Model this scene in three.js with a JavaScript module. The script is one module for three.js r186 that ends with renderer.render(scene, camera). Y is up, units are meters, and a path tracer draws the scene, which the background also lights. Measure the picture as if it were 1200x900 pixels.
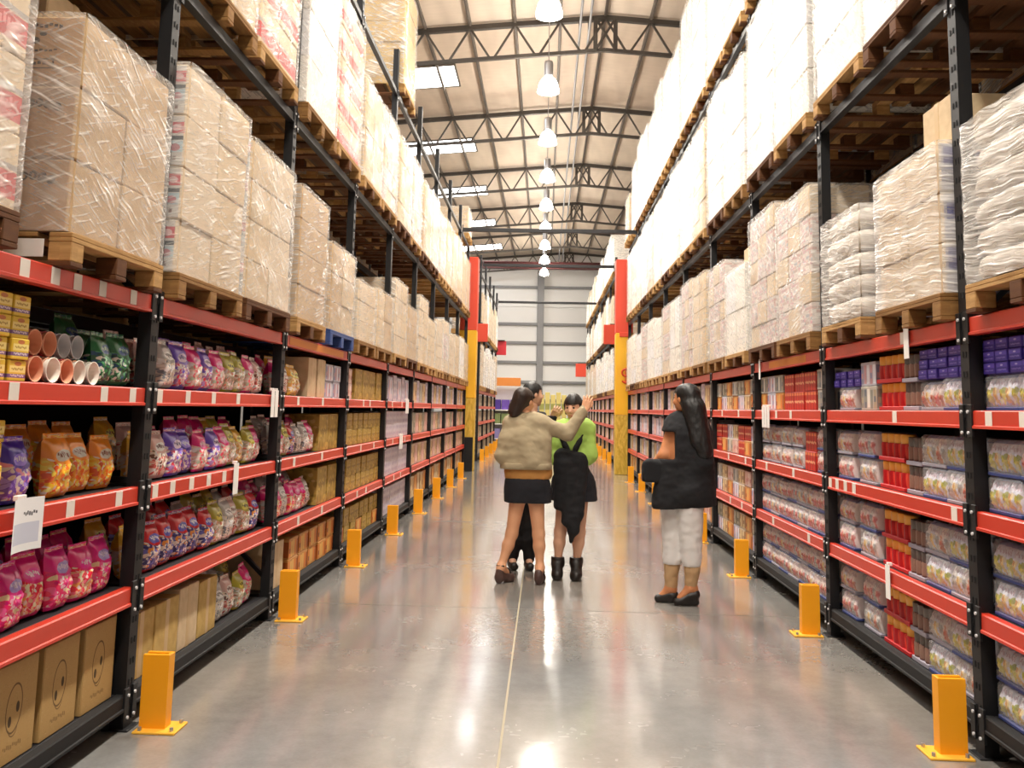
import * as THREE from 'three';
import { mergeGeometries } from 'three/addons/utils/BufferGeometryUtils.js';
import { ImprovedNoise } from 'three/addons/math/ImprovedNoise.js';
import { RectAreaLightUniformsLib } from 'three/addons/lights/RectAreaLightUniformsLib.js';

// ---------------------------------------------------------------- camera, lights, exposure
const scene = new THREE.Scene();
const camera = new THREE.PerspectiveCamera(46.397, 1200 / 900, 0.05, 200);
camera.position.set(0, 1.6, 0);
camera.rotation.order = 'YXZ';
camera.rotation.set(0.12123, 0.03895, 0.02148);
camera.setViewOffset(1200, 900, 0, 98.86, 1200, 900);
camera.updateProjectionMatrix();
const renderer = new THREE.WebGLRenderer({ antialias: true });
renderer.toneMapping = THREE.LinearToneMapping;
renderer.toneMappingExposure = 1.36;
renderer.shadowMap.enabled = true;
RectAreaLightUniformsLib.init();
scene.background = new THREE.Color(0x000000);
const LAMP_DOWN_CD = 47, LAMP_SIDE_CD = 20, LAMP_GLOW = 9, SKY_RADIANCE = 6;
const LAMP_COLOR = 0xfff6e9;

// ---------------------------------------------------------------- layout (metres; D is the distance down the aisle, z = -D)
const XL = -2.03, XR = 2.11;
const POST0 = { '-1': 4.566, '1': 4.598 }, BAY = 2.304;
const TIER = { '-1': [0.17, 0.682, 1.172, 1.665, 2.144], '1': [0.2, 0.672, 1.152, 1.64, 2.103] };
const LEVEL = { '-1': [2.144, 3.9, 5.78], '1': [2.103, 3.86, 5.78] };
const RACK_DEPTH = 1.05;
const frontX = (s) => (s < 0 ? XL : XR);
const postD = (s, k) => POST0[s] + BAY * k;

// ---------------------------------------------------------------- helpers
const ORD = ['', 'first', 'second', 'third', 'fourth', 'fifth', 'sixth', 'seventh', 'eighth', 'ninth', 'tenth', 'eleventh', 'twelfth', 'thirteenth', 'fourteenth', 'fifteenth'];
let seed = 12345;
function rnd() { seed |= 0; seed = (seed + 0x6d2b79f5) | 0; let t = Math.imul(seed ^ (seed >>> 15), 1 | seed); t = (t + Math.imul(t ^ (t >>> 7), 61 | t)) ^ t; return ((t ^ (t >>> 14)) >>> 0) / 4294967296; }
const rr = (a, b) => a + (b - a) * rnd();
const pick = (a) => a[Math.floor(rnd() * a.length)];
const perlin = new ImprovedNoise();
const noise = (x, y, z) => perlin.noise(x, y, z);
const used = new Map();
function numbered(name) { const n = used.get(name) || 0; used.set(name, n + 1); return n ? `${name}_${String(n).padStart(3, '0')}` : name; }
function mk(name, geo, mat, parent, x = 0, y = 0, z = 0, ry = 0) {
  const m = new THREE.Mesh(geo, mat); m.name = name; m.position.set(x, y, z); m.rotation.y = ry;
  m.castShadow = m.receiveShadow = true; if (parent) parent.add(m); return m;
}
function grp(name, parent) { const g = new THREE.Group(); g.name = name; if (parent) parent.add(g); return g; }
function tag(o, label, category, group) { o.userData = { label, category }; if (group) o.userData.group = group; return o; }
function thing(name, label, category, group) { const g = grp(numbered(name), scene); return tag(g, label, category, group); }
function struct(o) { o.userData = { kind: 'structure' }; return o; }
function addCopy(proto, name, label, category, group) {
  const c = proto.clone(); c.name = numbered(name); c.userData = {}; tag(c, label, category, group); scene.add(c); return c;
}
const cache = new Map();
const memo = (key, fn) => { if (!cache.has(key)) cache.set(key, fn()); return cache.get(key); };
function geoFrom(pos, uv, idx) {
  const g = new THREE.BufferGeometry();
  g.setAttribute('position', new THREE.Float32BufferAttribute(pos, 3));
  if (uv) g.setAttribute('uv', new THREE.Float32BufferAttribute(uv, 2));
  if (idx) g.setIndex(idx);
  g.computeVertexNormals(); return g;
}
// chamfered box, base centre at the origin, each face with uv 0..1 (uvm: uv in metres)
function boxGeo(w, h, d, c = 0.006, uvm = false) {
  return memo(`b${w.toFixed(3)},${h.toFixed(3)},${d.toFixed(3)},${c},${uvm}`, () => {
    c = Math.min(c, w * 0.3, h * 0.3, d * 0.3);
    const H = [w / 2, h / 2, d / 2], pos = [], uv = [];
    const V = (sx, sy, sz, ax) => { const s = [sx, sy, sz]; return s.map((q, i) => q * (H[i] - (i === ax ? 0 : c))); };
    const uvOf = (p, ax, sg) => {
      let u, v;
      if (ax === 0) { u = -p[2] * sg; v = p[1]; u = uvm ? u : u / d; v = uvm ? v : v / h; } else if (ax === 1) { u = p[0]; v = -p[2] * sg; u = uvm ? u : u / w; v = uvm ? v : v / d; } else { u = p[0] * sg; v = p[1]; u = uvm ? u : u / w; v = uvm ? v : v / h; }
      return uvm ? [u, v] : [u + 0.5, v + 0.5];
    };
    const tri = (a, b, e, ax, sg) => {
      const n = new THREE.Vector3().crossVectors(new THREE.Vector3(b[0] - a[0], b[1] - a[1], b[2] - a[2]), new THREE.Vector3(e[0] - a[0], e[1] - a[1], e[2] - a[2]));
      const out = n.x * (a[0] + b[0] + e[0]) + n.y * (a[1] + b[1] + e[1]) + n.z * (a[2] + b[2] + e[2]);
      for (const p of out < 0 ? [a, e, b] : [a, b, e]) { pos.push(p[0], p[1] + h / 2, p[2]); uv.push(...uvOf(p, ax, sg)); }
    };
    const quad = (a, b, e, f, ax, sg) => { tri(a, b, e, ax, sg); tri(a, e, f, ax, sg); };
    for (let ax = 0; ax < 3; ax++) for (const s of [-1, 1]) {
      const mkv = (p, q) => { const t = [0, 0, 0]; t[ax] = s; t[(ax + 1) % 3] = p; t[(ax + 2) % 3] = q; return V(...t, ax); };
      quad(mkv(-1, -1), mkv(1, -1), mkv(1, 1), mkv(-1, 1), ax, s);
      const bx = (ax + 1) % 3, cx = (ax + 2) % 3;
      for (const s2 of [-1, 1]) {
        const e = (q) => { const t = [0, 0, 0]; t[ax] = s; t[bx] = s2; t[cx] = q; return t; };
        const a0 = e(-1), a1 = e(1); quad(V(...a0, ax), V(...a1, ax), V(...a1, bx), V(...a0, bx), ax, s);
      }
    }
    for (const sx of [-1, 1]) for (const sy of [-1, 1]) for (const sz of [-1, 1]) tri(V(sx, sy, sz, 0), V(sx, sy, sz, 1), V(sx, sy, sz, 2), 1, sy);
    return geoFrom(pos, uv);
  });
}
const plainBox = (w, h, d) => memo(`p${w},${h},${d}`, () => { const g = new THREE.BoxGeometry(w, h, d); g.translate(0, h / 2, 0); return g; });
// a straight bar of square or round section between two points
function barGeo(a, b, t, round = false) {
  const A = new THREE.Vector3(...a), B = new THREE.Vector3(...b), L = A.distanceTo(B);
  const g = round ? new THREE.CylinderGeometry(t / 2, t / 2, L, 8) : new THREE.BoxGeometry(t, L, t);
  g.applyQuaternion(new THREE.Quaternion().setFromUnitVectors(new THREE.Vector3(0, 1, 0), B.clone().sub(A).normalize()));
  g.translate((A.x + B.x) / 2, (A.y + B.y) / 2, (A.z + B.z) / 2); return g;
}
const merge = (l) => mergeGeometries(l.map((g) => { const q = g.index ? g.toNonIndexed() : g.clone(); for (const n of Object.keys(q.attributes)) if (!['position', 'normal', 'uv'].includes(n)) q.deleteAttribute(n); return q; }));
function canvasTex(w, h, draw, color = true) {
  const c = document.createElement('canvas'); c.width = w; c.height = h; draw(c.getContext('2d'), w, h);
  const t = new THREE.CanvasTexture(c); t.wrapS = t.wrapT = THREE.RepeatWrapping; if (color) t.colorSpace = THREE.SRGBColorSpace; return t;
}
function dataTex(n, fn, color = true) {
  const a = new Uint8Array(n * n * 4);
  for (let j = 0; j < n; j++) for (let i = 0; i < n; i++) { const c = fn(i / n, j / n); for (let q = 0; q < 3; q++) a[(j * n + i) * 4 + q] = Math.max(0, Math.min(255, c[q] ?? c[0])); a[(j * n + i) * 4 + 3] = 255; }
  const t = new THREE.DataTexture(a, n, n); t.magFilter = THREE.LinearFilter; t.minFilter = THREE.LinearMipmapLinearFilter; t.generateMipmaps = true; t.wrapS = t.wrapT = THREE.RepeatWrapping; if (color) t.colorSpace = THREE.SRGBColorSpace; t.needsUpdate = true; return t;
}
// noise that repeats over the unit square
function tnoise(u, v, f, z) {
  const a = u * 2 * Math.PI, b = v * 2 * Math.PI, r = f / 6.283;
  return noise(Math.cos(a) * r + 7.1, Math.sin(a) * r + Math.cos(b) * r * 1.0 + z, Math.sin(b) * r + 3.3);
}
const std = (color, roughness = 0.6, metalness = 0, extra = {}) => new THREE.MeshStandardMaterial({ color, roughness, metalness, ...extra });

// ---------------------------------------------------------------- materials
const concreteTex = dataTex(1024, (u, v) => {
  const a = noise(u * 5, v * 5, 1) * 13 + noise(u * 13, v * 13, 5) * 12 + noise(u * 40, v * 40, 9) * 8 + noise(u * 150, v * 150, 2) * 6 + (rnd() - 0.5) * 7;
  const w = noise(u * 7, v * 7, 14) * 8;
  return [144 + a + w, 142 + a, 138 + a - w];
});
concreteTex.repeat.set(0.09, 0.09); concreteTex.wrapS = concreteTex.wrapT = THREE.MirroredRepeatWrapping;
const concreteRough = dataTex(512, (u, v) => { const a = 96 + noise(u * 9, v * 9, 21) * 26 + noise(u * 40, v * 40, 4) * 22 + (rnd() - 0.5) * 16; return [a, a, a]; }, false);
concreteRough.repeat.set(0.09, 0.09); concreteRough.wrapS = concreteRough.wrapT = THREE.MirroredRepeatWrapping;
const woodTex = dataTex(256, (u, v) => { const g = noise(u * 3, v * 42, 2) * 26 + noise(u * 14, v * 130, 7) * 16 + noise(u * 2, v * 3, 5) * 18; return [178 + g, 138 + g, 84 + g * 0.8]; });
const kraftNoise = (base, amp) => dataTex(256, (u, v) => { const g = tnoise(u, v, 8, 3) * amp + noise(u * 8, v * 90, 1) * amp * 0.5 + (rnd() - 0.5) * 6; return base.map((q) => q + g); });
const M = {
  concrete: new THREE.MeshPhysicalMaterial({ color: 0xffffff, map: concreteTex, roughness: 0.62, roughnessMap: concreteRough, clearcoat: 0.9, clearcoatRoughness: 0.11 }),
  joint: std(0xb0a68f, 0.8),
  wood: std(0xffffff, 0.85, 0, { map: woodTex }), woodDark: std(0x86694c, 0.85, 0, { map: woodTex }), woodGrey: std(0xc9bda8, 0.88, 0, { map: woodTex }), palletBlue: std(0x2f4a86, 0.6),
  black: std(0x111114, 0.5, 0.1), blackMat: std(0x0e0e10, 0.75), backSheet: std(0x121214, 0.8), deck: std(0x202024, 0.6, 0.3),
  steel: std(0xb9b9bc, 0.35, 0.8), bolt: std(0xe8e8ea, 0.4, 0.3),
  red: new THREE.MeshPhysicalMaterial({ color: 0xca3620, roughness: 0.42, clearcoat: 0.3, clearcoatRoughness: 0.25 }), orangeStrip: std(0xe08a35, 0.5),
  label: std(0xe4dcd2, 0.6), card: std(0xf4f2ee, 0.5),
  guard: std(0xf7a60f, 0.45), guardEdge: std(0xf6b83a, 0.5),
  kraft: std(0xffffff, 0.8, 0, { map: kraftNoise([190, 160, 120], 9) }), kraftLight: std(0xffffff, 0.8, 0, { map: kraftNoise([206, 182, 146], 9) }), kraftPale: std(0xffffff, 0.75, 0, { map: kraftNoise([212, 192, 164], 8) }), kraftYellow: std(0xffffff, 0.8, 0, { map: kraftNoise([190, 158, 92], 12) }),
  white: std(0xece8e0, 0.6), whiteCool: std(0xe8e8ea, 0.55),
  tape: std(0xc7a877, 0.3),
  chord: std(0x4a443e, 0.6, 0.3), web: std(0x565049, 0.6, 0.3), purlin: std(0x6a6158, 0.65, 0.2),
  wallWhite: std(0xf4f3f0, 0.6), girt: std(0x8f8f90, 0.6, 0.2), wallGrey: std(0xc9c7c3, 0.8),
  pillarRed: std(0xd5452c, 0.55), pillarYellow: std(0xecb21f, 0.5), pillarMustard: std(0xffffff, 0.7, 0, { map: dataTex(128, (u, v) => { const g = tnoise(u, v, 9, 3) * 26 + tnoise(u, v, 30, 8) * 22; return [204 + g, 166 + g, 60 + g]; }) }),
};

// ---------------------------------------------------------------- the hall
const HALL = { x0: -14, x1: 16, d0: -8, d1: 50, ridgeX: 1.2, ridgeY: 10.35, slope: 0.083 };
const roofY = (x) => HALL.ridgeY - Math.abs(x - HALL.ridgeX) * HALL.slope;
{
  const floor = struct(grp('floor', scene));
  const base = mk('subfloor', new THREE.BoxGeometry(HALL.x1 - HALL.x0, 0.2, HALL.d1 - HALL.d0), M.joint, floor, (HALL.x0 + HALL.x1) / 2, -0.105, -(HALL.d0 + HALL.d1) / 2);
  base.receiveShadow = true;
  const xs = [HALL.x0, -9.2, -4.7, -0.185, 4.35, 8.9, 13, HALL.x1], ds = [HALL.d0, -3.4, 2.0, 7.47, 12.9, 18.3, 23.7, 29.1, 34.5, 39.9, 45.3, HALL.d1], g = 0.012;
  for (let i = 0; i < xs.length - 1; i++) for (let j = 0; j < ds.length - 1; j++) {
    const w = xs[i + 1] - xs[i] - g, d = ds[j + 1] - ds[j] - g, cx = (xs[i] + xs[i + 1]) / 2, cd = (ds[j] + ds[j + 1]) / 2;
    const geo = new THREE.BoxGeometry(w, 0.15, d), uv = geo.attributes.uv, p = geo.attributes.position;
    for (let q = 0; q < p.count; q++) uv.setXY(q, p.getX(q) + cx, p.getZ(q) - cd);
    mk('floor_slab', geo, M.concrete, floor, cx, -0.075, -cd);
  }
}
{
  const wall = (name, w, h, t, x, y, z, mat) => struct(mk(name, new THREE.BoxGeometry(w, h, t), mat, scene, x, y, z));
  const len = HALL.d1 - HALL.d0, mid = -(HALL.d0 + HALL.d1) / 2, cx = (HALL.x0 + HALL.x1) / 2, W = HALL.x1 - HALL.x0;
  wall('wall_left', 0.2, 11, len + 0.4, HALL.x0 - 0.1, 5.4, mid, M.wallGrey);
  wall('wall_right', 0.2, 11, len + 0.4, HALL.x1 + 0.1, 5.4, mid, M.wallGrey);
  wall('wall_front', W, 11, 0.2, cx, 5.4, -HALL.d0 + 0.1, M.wallGrey);
  // far wall: sheeting panels between girts, with columns
  const back = struct(grp('wall_back', scene));
  mk('backing', new THREE.BoxGeometry(W, 11, 0.2), M.wallWhite, back, cx, 5.4, -HALL.d1 - 0.25);
  const hs = [0, 1.05, 2.1, 3.1, 4.19, 5.28, 6.33, 7.3, 8.41, 9.4, 10.6];
  const xs = []; for (let x = -12.33; x < 15; x += 3) xs.push(x);
  for (let i = 0; i < hs.length - 1; i++) for (let j = 0; j < xs.length - 1; j++)
    mk('wall_panel', boxGeo(2.98, hs[i + 1] - hs[i] - 0.02, 0.06, 0.008), M.wallWhite, back, xs[j] + 1.5, hs[i] + 0.01, -HALL.d1 - 0.11);
  for (const h of [2.1, 3.1, 4.19, 5.28, 6.33, 8.41]) mk('girt', boxGeo(W, 0.15, 0.12, 0.01), M.girt, back, cx, h - 0.075, -HALL.d1 + 0.0);
  for (const x of [-6.33, -0.33, 5.67]) mk('wall_column', boxGeo(0.36, 9.3, 0.3, 0.01), M.girt, back, x, 0, -HALL.d1 + 0.2);
}
// ceiling: insulated sheets between purlins and trusses
const trussD = []; for (let d = 1; d <= 50; d += 6) trussD.push(d);
{
  const ceil = struct(grp('ceiling', scene));
  const sheet = [0, 1, 2].map((i) => std(0xffffff, 0.7, 0, { map: dataTex(128, (u, v) => { const g = tnoise(u, v, 5, 3 + i) * 10 + noise(u * 3, v * 60, i) * 6; const b = [[222, 206, 186], [216, 198, 178], [226, 210, 192]][i]; return b.map((q) => q + g); }) }));
  const ang = Math.atan(HALL.slope);
  const px = []; for (let x = -13.8; x <= 16; x += 1.0) px.push(x);
  const dd = [HALL.d0, ...trussD.map((d) => d), HALL.d1 + 0.4];
  for (let j = 0; j < dd.length - 1; j++) {
    const L = dd[j + 1] - dd[j]; if (L < 0.3) continue;
    // out of view near the side walls the sheets run wide
    const spans = [[-14.3, -6.8]]; for (let x = -6.8; x < 8.1; x += 1) spans.push([x, x + 1]); spans.push([8.2, 16.3]);
    for (const [a, b] of spans) {
      const parts = a < HALL.ridgeX - 0.01 && b > HALL.ridgeX + 0.01 ? [[a, HALL.ridgeX], [HALL.ridgeX, b]] : [[a, b]];
      for (const [p, q] of parts) {
        const c = (p + q) / 2, m = mk('roof_sheet', boxGeo(+((q - p) / Math.cos(ang) + 0.004).toFixed(3), 0.12, +(L - 0.01).toFixed(3), 0.004), sheet[Math.abs(Math.round(c * 3 + j * 5)) % 3], ceil, c, roofY(c), -(dd[j] + L / 2));
        m.rotation.z = c < HALL.ridgeX ? ang : -ang;
      }
    }
  }
  mk('roof_deck', merge([[-14.3, 1.2], [1.2, 16.3]].map(([a, b]) => { const g = new THREE.BoxGeometry((b - a) + 0.1, 0.06, 59); g.rotateZ(a < 1 ? ang : -ang); g.translate((a + b) / 2, roofY((a + b) / 2) + 0.17, -21); return g; })), M.wallGrey, ceil);
  for (let x = -6.8; x < 8.3; x += 1.0) mk('purlin', boxGeo(0.06, 0.1, 57.5, 0.006), M.purlin, ceil, x, roofY(x) - 0.1, -21);
}
// roof trusses
{
  const top = (x) => roofY(x) - 0.12, bot = (x) => roofY(x) - 0.86;
  const build = () => {
    const t = grp('roof_truss');
    const xs = [-14, HALL.ridgeX, 16];
    for (const f of [top, bot]) for (let i = 0; i < 2; i++) mk(f === top ? 'top_chord' : 'bottom_chord', barGeo([xs[i], f(xs[i]), 0], [xs[i + 1], f(xs[i + 1]), 0], f === top ? 0.11 : 0.08), M.chord, t);
    for (let x = -13.8; x < 15.6; x += 1.0) { mk('web', barGeo([x, top(x), 0], [x + 0.46, bot(x + 0.46), 0], 0.045), M.web, t); mk('web', barGeo([x + 0.54, bot(x + 0.54), 0], [x + 1, top(x + 1), 0], 0.045), M.web, t); }
    for (const x of [0.98, 1.42]) mk('ridge_post', barGeo([x, top(x), 0], [x, bot(x), 0], 0.09), M.chord, t);
    mk('ridge_brace', barGeo([0.98, top(1), 0.05], [1.42, bot(1.42), 0.05], 0.05), M.chord, t); mk('ridge_brace', barGeo([1.42, top(1), 0.05], [0.98, bot(1), 0.05], 0.05), M.chord, t);
    return t;
  };
  const proto = build();
  trussD.forEach((d, i) => { if (d < 6) return; addCopy(proto, 'roof_truss', `${ORD[trussD.length - i]} dark steel zigzag lattice truss counted from the white end wall`, 'truss', 'roof trusses').position.z = -d; });
  for (const x of [0.62, 0.82]) { const p = thing('roof_pipe', x < 0.7 ? 'thin grey roof pipe running lengthwise, farther from the ridge posts' : 'thin grey roof pipe running lengthwise, close beside the ridge posts', 'pipe', 'pipes under the ridge'); mk('tube', barGeo([x, 9.72, 6], [x, 9.72, -49.6], 0.055, true), M.girt, p); for (const d of trussD) mk('clip', boxGeo(0.03, 0.4, 0.03, 0.003), M.web, p, x, 9.72, -d + 0.12); }
  const g = thing('roof_girder', 'dull red girder crossing below the roof near the white end wall', 'girder');
  mk('flange', boxGeo(29.6, 0.06, 0.3, 0.01), std(0x4a1d1c, 0.6), g, 1, 9.22, -46.5); mk('flange', boxGeo(29.6, 0.06, 0.3, 0.01), std(0x4a1d1c, 0.6), g, 1, 8.9, -46.5); mk('web_plate', boxGeo(29.6, 0.26, 0.05, 0.01), std(0x581f1e, 0.6), g, 1, 8.96, -46.5);
}
// high bay lamps over the aisle
{
  const glow = new THREE.MeshStandardMaterial({ color: 0xffffff, emissive: LAMP_COLOR, emissiveIntensity: LAMP_GLOW, roughness: 0.5 });
  const bell = new THREE.LatheGeometry([[0.0, 0.16], [0.07, 0.155], [0.14, 0.1], [0.2, 0.0], [0.235, -0.14], [0.24, -0.2], [0.235, -0.2], [0.225, -0.14], [0.19, 0.0], [0.13, 0.09], [0.0, 0.14]].map(([x, y]) => new THREE.Vector2(x, y)), 24);
  const acrylic = new THREE.MeshPhysicalMaterial({ color: 0xffffff, transmission: 0.85, thickness: 0, roughness: 0.5 });
  const proto = grp('high_bay_lamp');
  mk('reflector', bell, acrylic, proto, 0, 0, 0);
  mk('bulb', new THREE.SphereGeometry(0.17, 20, 14), glow, proto, 0, -0.1, 0);
  mk('gear_housing', new THREE.LatheGeometry([[0, 0.5], [0.09, 0.49], [0.1, 0.44], [0.1, 0.18], [0.07, 0.15], [0, 0.15]].map(([x, y]) => new THREE.Vector2(x, y)), 16), M.steel, proto);
  mk('hook', barGeo([0, 0.49, 0], [0, 1.64, 0], 0.02, true), M.steel, proto);
  for (let n = -5; n < 9; n++) {
    const d = (n + 3.93) * 3.8; if (d < -6) continue;
    const o = addCopy(proto, 'high_bay_lamp', `${ORD[9 - n]} glowing bell-shaped high bay lamp counted from the white end wall`, 'lamp', 'row of high bay lamps');
    o.position.set(-0.04 - Math.max(0, d - 26) * 0.006, 8.62, -d);
    const L = new THREE.PointLight(LAMP_COLOR, LAMP_SIDE_CD, 0, 2); L.name = 'lamp_light'; L.position.set(0, -0.1, 0); L.castShadow = true; L.shadow.radius = 8; o.add(L);
    const S = new THREE.SpotLight(LAMP_COLOR, LAMP_DOWN_CD, 0, 1.2, 0.8, 2); S.name = 'lamp_beam'; S.position.set(0, -0.29, 0); S.target.position.set(0, -3, 0); S.castShadow = true; S.shadow.radius = 8; o.add(S); o.add(S.target); S.target.name = 'lamp_aim';
  }
}
// rooflights on the sweets side of the ridge
for (let i = 0; i < 8; i++) {
  const d = 3.9 + i * 6.03, x = -3.55, w = 2.3, l = 1.4, y = roofY(x) - 0.02;
  const o = thing('rooflight', `${ORD[8 - i]} bright white rooflight panel counted from the white end wall`, 'rooflight', 'rooflights'); o.position.set(x, y, -d); o.rotation.z = Math.atan(HALL.slope);
  mk('panel', boxGeo(w, 0.03, l, 0.004), new THREE.MeshStandardMaterial({ color: 0xffffff, emissive: 0xffffff, emissiveIntensity: SKY_RADIANCE, roughness: 0.6 }), o);
  for (const s of [-1, 1]) { mk('frame', boxGeo(w + 0.1, 0.06, 0.05, 0.004), M.purlin, o, 0, -0.02, s * (l / 2 + 0.025)); mk('frame', boxGeo(0.05, 0.06, l, 0.004), M.purlin, o, s * (w / 2 + 0.025), -0.02, 0); }
  const L = new THREE.RectAreaLight(0xffffff, SKY_RADIANCE, w, l); L.name = 'rooflight_glow'; L.position.set(0, -0.03, 0); L.rotation.x = -Math.PI / 2; o.add(L);
}

// ---------------------------------------------------------------- racks
const SIDE = { '-1': 'sweets', '1': 'jar' };
const TIERWORD = ['bottom shelf', 'second shelf', 'third shelf', 'fourth shelf'];
const bayWord = (s, k) => (k <= 7 ? `${ORD[8 - k]} bay before ${SIDE[s]} pillar` : `${ORD[k - 9]} bay beyond ${SIDE[s]} pillar`);

const POST_H = 6.35;
const postGeo = (() => { // open channel section with two lips, turned towards the aisle
  const s = new THREE.Shape(); const w = 0.045, d = 0.07, t = 0.006;
  s.moveTo(-w, 0); s.lineTo(w, 0); s.lineTo(w, -d); s.lineTo(w - 0.02, -d); s.lineTo(w - 0.02, -d + t); s.lineTo(w - t, -d + t); s.lineTo(w - t, -t); s.lineTo(-w + t, -t); s.lineTo(-w + t, -d + t); s.lineTo(-w + 0.02, -d + t); s.lineTo(-w + 0.02, -d); s.lineTo(-w, -d); s.closePath();
  const g = new THREE.ExtrudeGeometry(s, { depth: POST_H, bevelEnabled: false }); g.rotateX(-Math.PI / 2); return g; // x width, z depth (0 front .. +d), y up
})();
postGeo.scale(1, 1, -1); { const ix = postGeo; ix.computeVertexNormals(); }
const slotGeo = memo('slot', () => { const l = []; for (let y = 0.12; y < 6.2; y += 0.1) for (const x of [-0.016, 0.016]) { const b = new THREE.BoxGeometry(0.009, 0.03, 0.003); b.translate(x, y, 0.0012); l.push(b); } return merge(l); });
const beamGeo = (L, h) => memo(`beam${L},${h}`, () => { // stepped beam section
  const s = new THREE.Shape(); s.moveTo(0, 0); s.lineTo(0.008, 0); s.lineTo(0.008, 0.012); s.lineTo(0.001, 0.016); s.lineTo(0.001, h - 0.006); s.lineTo(-0.005, h); s.lineTo(-0.045, h); s.lineTo(-0.045, 0); s.closePath();
  const g = new THREE.ExtrudeGeometry(s, { depth: L, bevelEnabled: false }); g.translate(0, -h, -L / 2); g.rotateY(-Math.PI / 2); return g; // length along x, front +z, top at y=0
});
const labelGeo = boxGeo(0.066, 0.075, 0.0015, 0.0004);
const RAND_LABEL = [];
// a rack is built facing +z with its length along x (x grows away from the camera on the sweets side)
function rack(side, k0, k1, label) {
  const o = thing('pallet_rack', label, 'rack');
  const along = (k) => -postD(side, k); // world z
  const face = side < 0 ? Math.PI / 2 : -Math.PI / 2;
  const X = frontX(side);
  for (let k = k0; k <= k1; k++) {
    const f = grp('upright_frame', o); f.position.set(X, 0, along(k)); f.rotation.y = face;
    const near = k < 3;
    mk('post', postGeo, M.black, f, 0, 0, 0);
    mk('post', postGeo, M.black, f, 0, 0, -RACK_DEPTH + 0.07);
    if (near) { mk('slot_row', slotGeo, M.blackMat, f, 0, 0, 0.0005).userData = { kind: 'stuff' }; }
    if (k1 === 8) for (const z of [RACK_DEPTH + 0.15, RACK_DEPTH + 1.05]) mk('post', postGeo, M.black, f, 0, 0, -z);
    for (const z of [-0.035, -RACK_DEPTH + 0.105]) mk('foot_plate', boxGeo(0.13, 0.008, 0.13, 0.002), M.black, f, 0, 0, z);
    for (let y = 0.3, i = 0; y < 5.6; y += 0.9, i++) mk('brace', barGeo([0, y, -0.05], [0, i % 2 ? y : y + 0.85, -RACK_DEPTH + 0.1], 0.03), M.black, f);
  }
  for (let k = k0; k < k1; k++) {
    const zc = (along(k) + along(k + 1)) / 2, L = BAY - 0.092;
    const levels = [...TIER[side].slice(0, 4).map((h, i) => [h, i === 0 ? 0.075 : 0.088, 'shelf']), [LEVEL[side][0], 0.09, 'pallet'], [LEVEL[side][1], 0.08, 'upper'], [LEVEL[side][2], 0.08, 'upper']];
    levels.forEach(([h, bh, kind], li) => {
      const mat = kind === 'upper' ? M.black : li === 0 ? M.blackMat : M.red;
      const far = k > 4;
      const b = mk('beam', beamGeo(+L.toFixed(3), bh), mat, o, X, h, zc, face);
      if (!far) for (const s of [-1, 1]) {
        const c = mk('connector', boxGeo(0.045, 0.16, 0.012, 0.002), M.black, b, s * (L / 2 - 0.02 + 0.022), -0.13, 0.004);
        if (k < 3) for (const y of [-0.11, -0.006]) mk('bolt', memo('bolt', () => { const g = new THREE.CylinderGeometry(0.008, 0.008, 0.008, 8); g.rotateX(Math.PI / 2); return g; }), M.bolt, b, s * (L / 2 + 0.012), y, 0.013);
      }
      mk('beam', boxGeo(+L.toFixed(3), bh, 0.045, 0.004), M.black, o, X + side * (RACK_DEPTH - 0.02), h - bh, zc, face);
      if (kind === 'shelf') mk('shelf_deck', boxGeo(+L.toFixed(3), 0.02, RACK_DEPTH - 0.1, 0.003), M.deck, o, X + side * (RACK_DEPTH / 2), h - 0.021, zc, face);
      if (li === 4 && k === 1) mk('orange_strip', boxGeo(side < 0 ? 1.9 : 1.2, 0.06, 0.002, 0.0006), M.orangeStrip, b, side < 0 ? -0.05 : 0.1, -0.075, 0.0022);
      // shelf edge price labels
      if ((kind === 'shelf' && li > 0) || li === 4) {
        const set = LABELS[`${side},${k},${li}`] || (k >= 1 && k < 4 && li < 4 && li > 0 ? [rr(0.15, 0.4), rr(0.5, 0.8)] : []);
        for (const t of set) mk('price_label', labelGeo, M.label, b, (t - 0.5) * L * (side < 0 ? 1 : -1), -bh + 0.008 + (bh - 0.088), 0.0025);
      }
    });
    if (k1 === 8) for (const h of [LEVEL[side][0], LEVEL[side][1]]) for (const z of [RACK_DEPTH + 0.2, RACK_DEPTH + 1.05]) mk('beam', boxGeo(+L.toFixed(3), 0.09, 0.045, 0.004), M.black, o, X + side * z, h - 0.09, zc, face);
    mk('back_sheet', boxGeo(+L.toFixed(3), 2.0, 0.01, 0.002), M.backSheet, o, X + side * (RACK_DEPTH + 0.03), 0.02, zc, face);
  }
  return o;
}
const LABELS = { // fraction along the bay, from the near post
  '-1,-1,4': [0.48, 0.58, 0.66, 0.76, 0.9], '-1,-1,3': [0.48, 0.8, 0.93], '-1,-1,2': [0.7, 0.9], '-1,-1,1': [],
  '-1,0,3': [0.03, 0.2, 0.38, 0.58], '-1,0,2': [0.04, 0.14, 0.26, 0.38, 0.5], '-1,0,1': [], '-1,0,4': [],
  '1,-1,3': [0.78, 0.92], '1,-1,2': [], '1,-1,1': [], '1,-1,4': [],
  '1,0,3': [0.4], '1,0,2': [0.06, 0.74, 0.82, 0.9, 0.97], '1,0,1': [], '1,0,4': [0.33],
};
rack(-1, -2, 8, 'black and red pallet rack of sweets bags with cartons above, before the pillar');
rack(1, -2, 8, 'black and red pallet rack of multipacks and jars, before the pillar');
rack(-1, 10, 14, 'dark far pallet rack beyond the sweets pillar');
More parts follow.
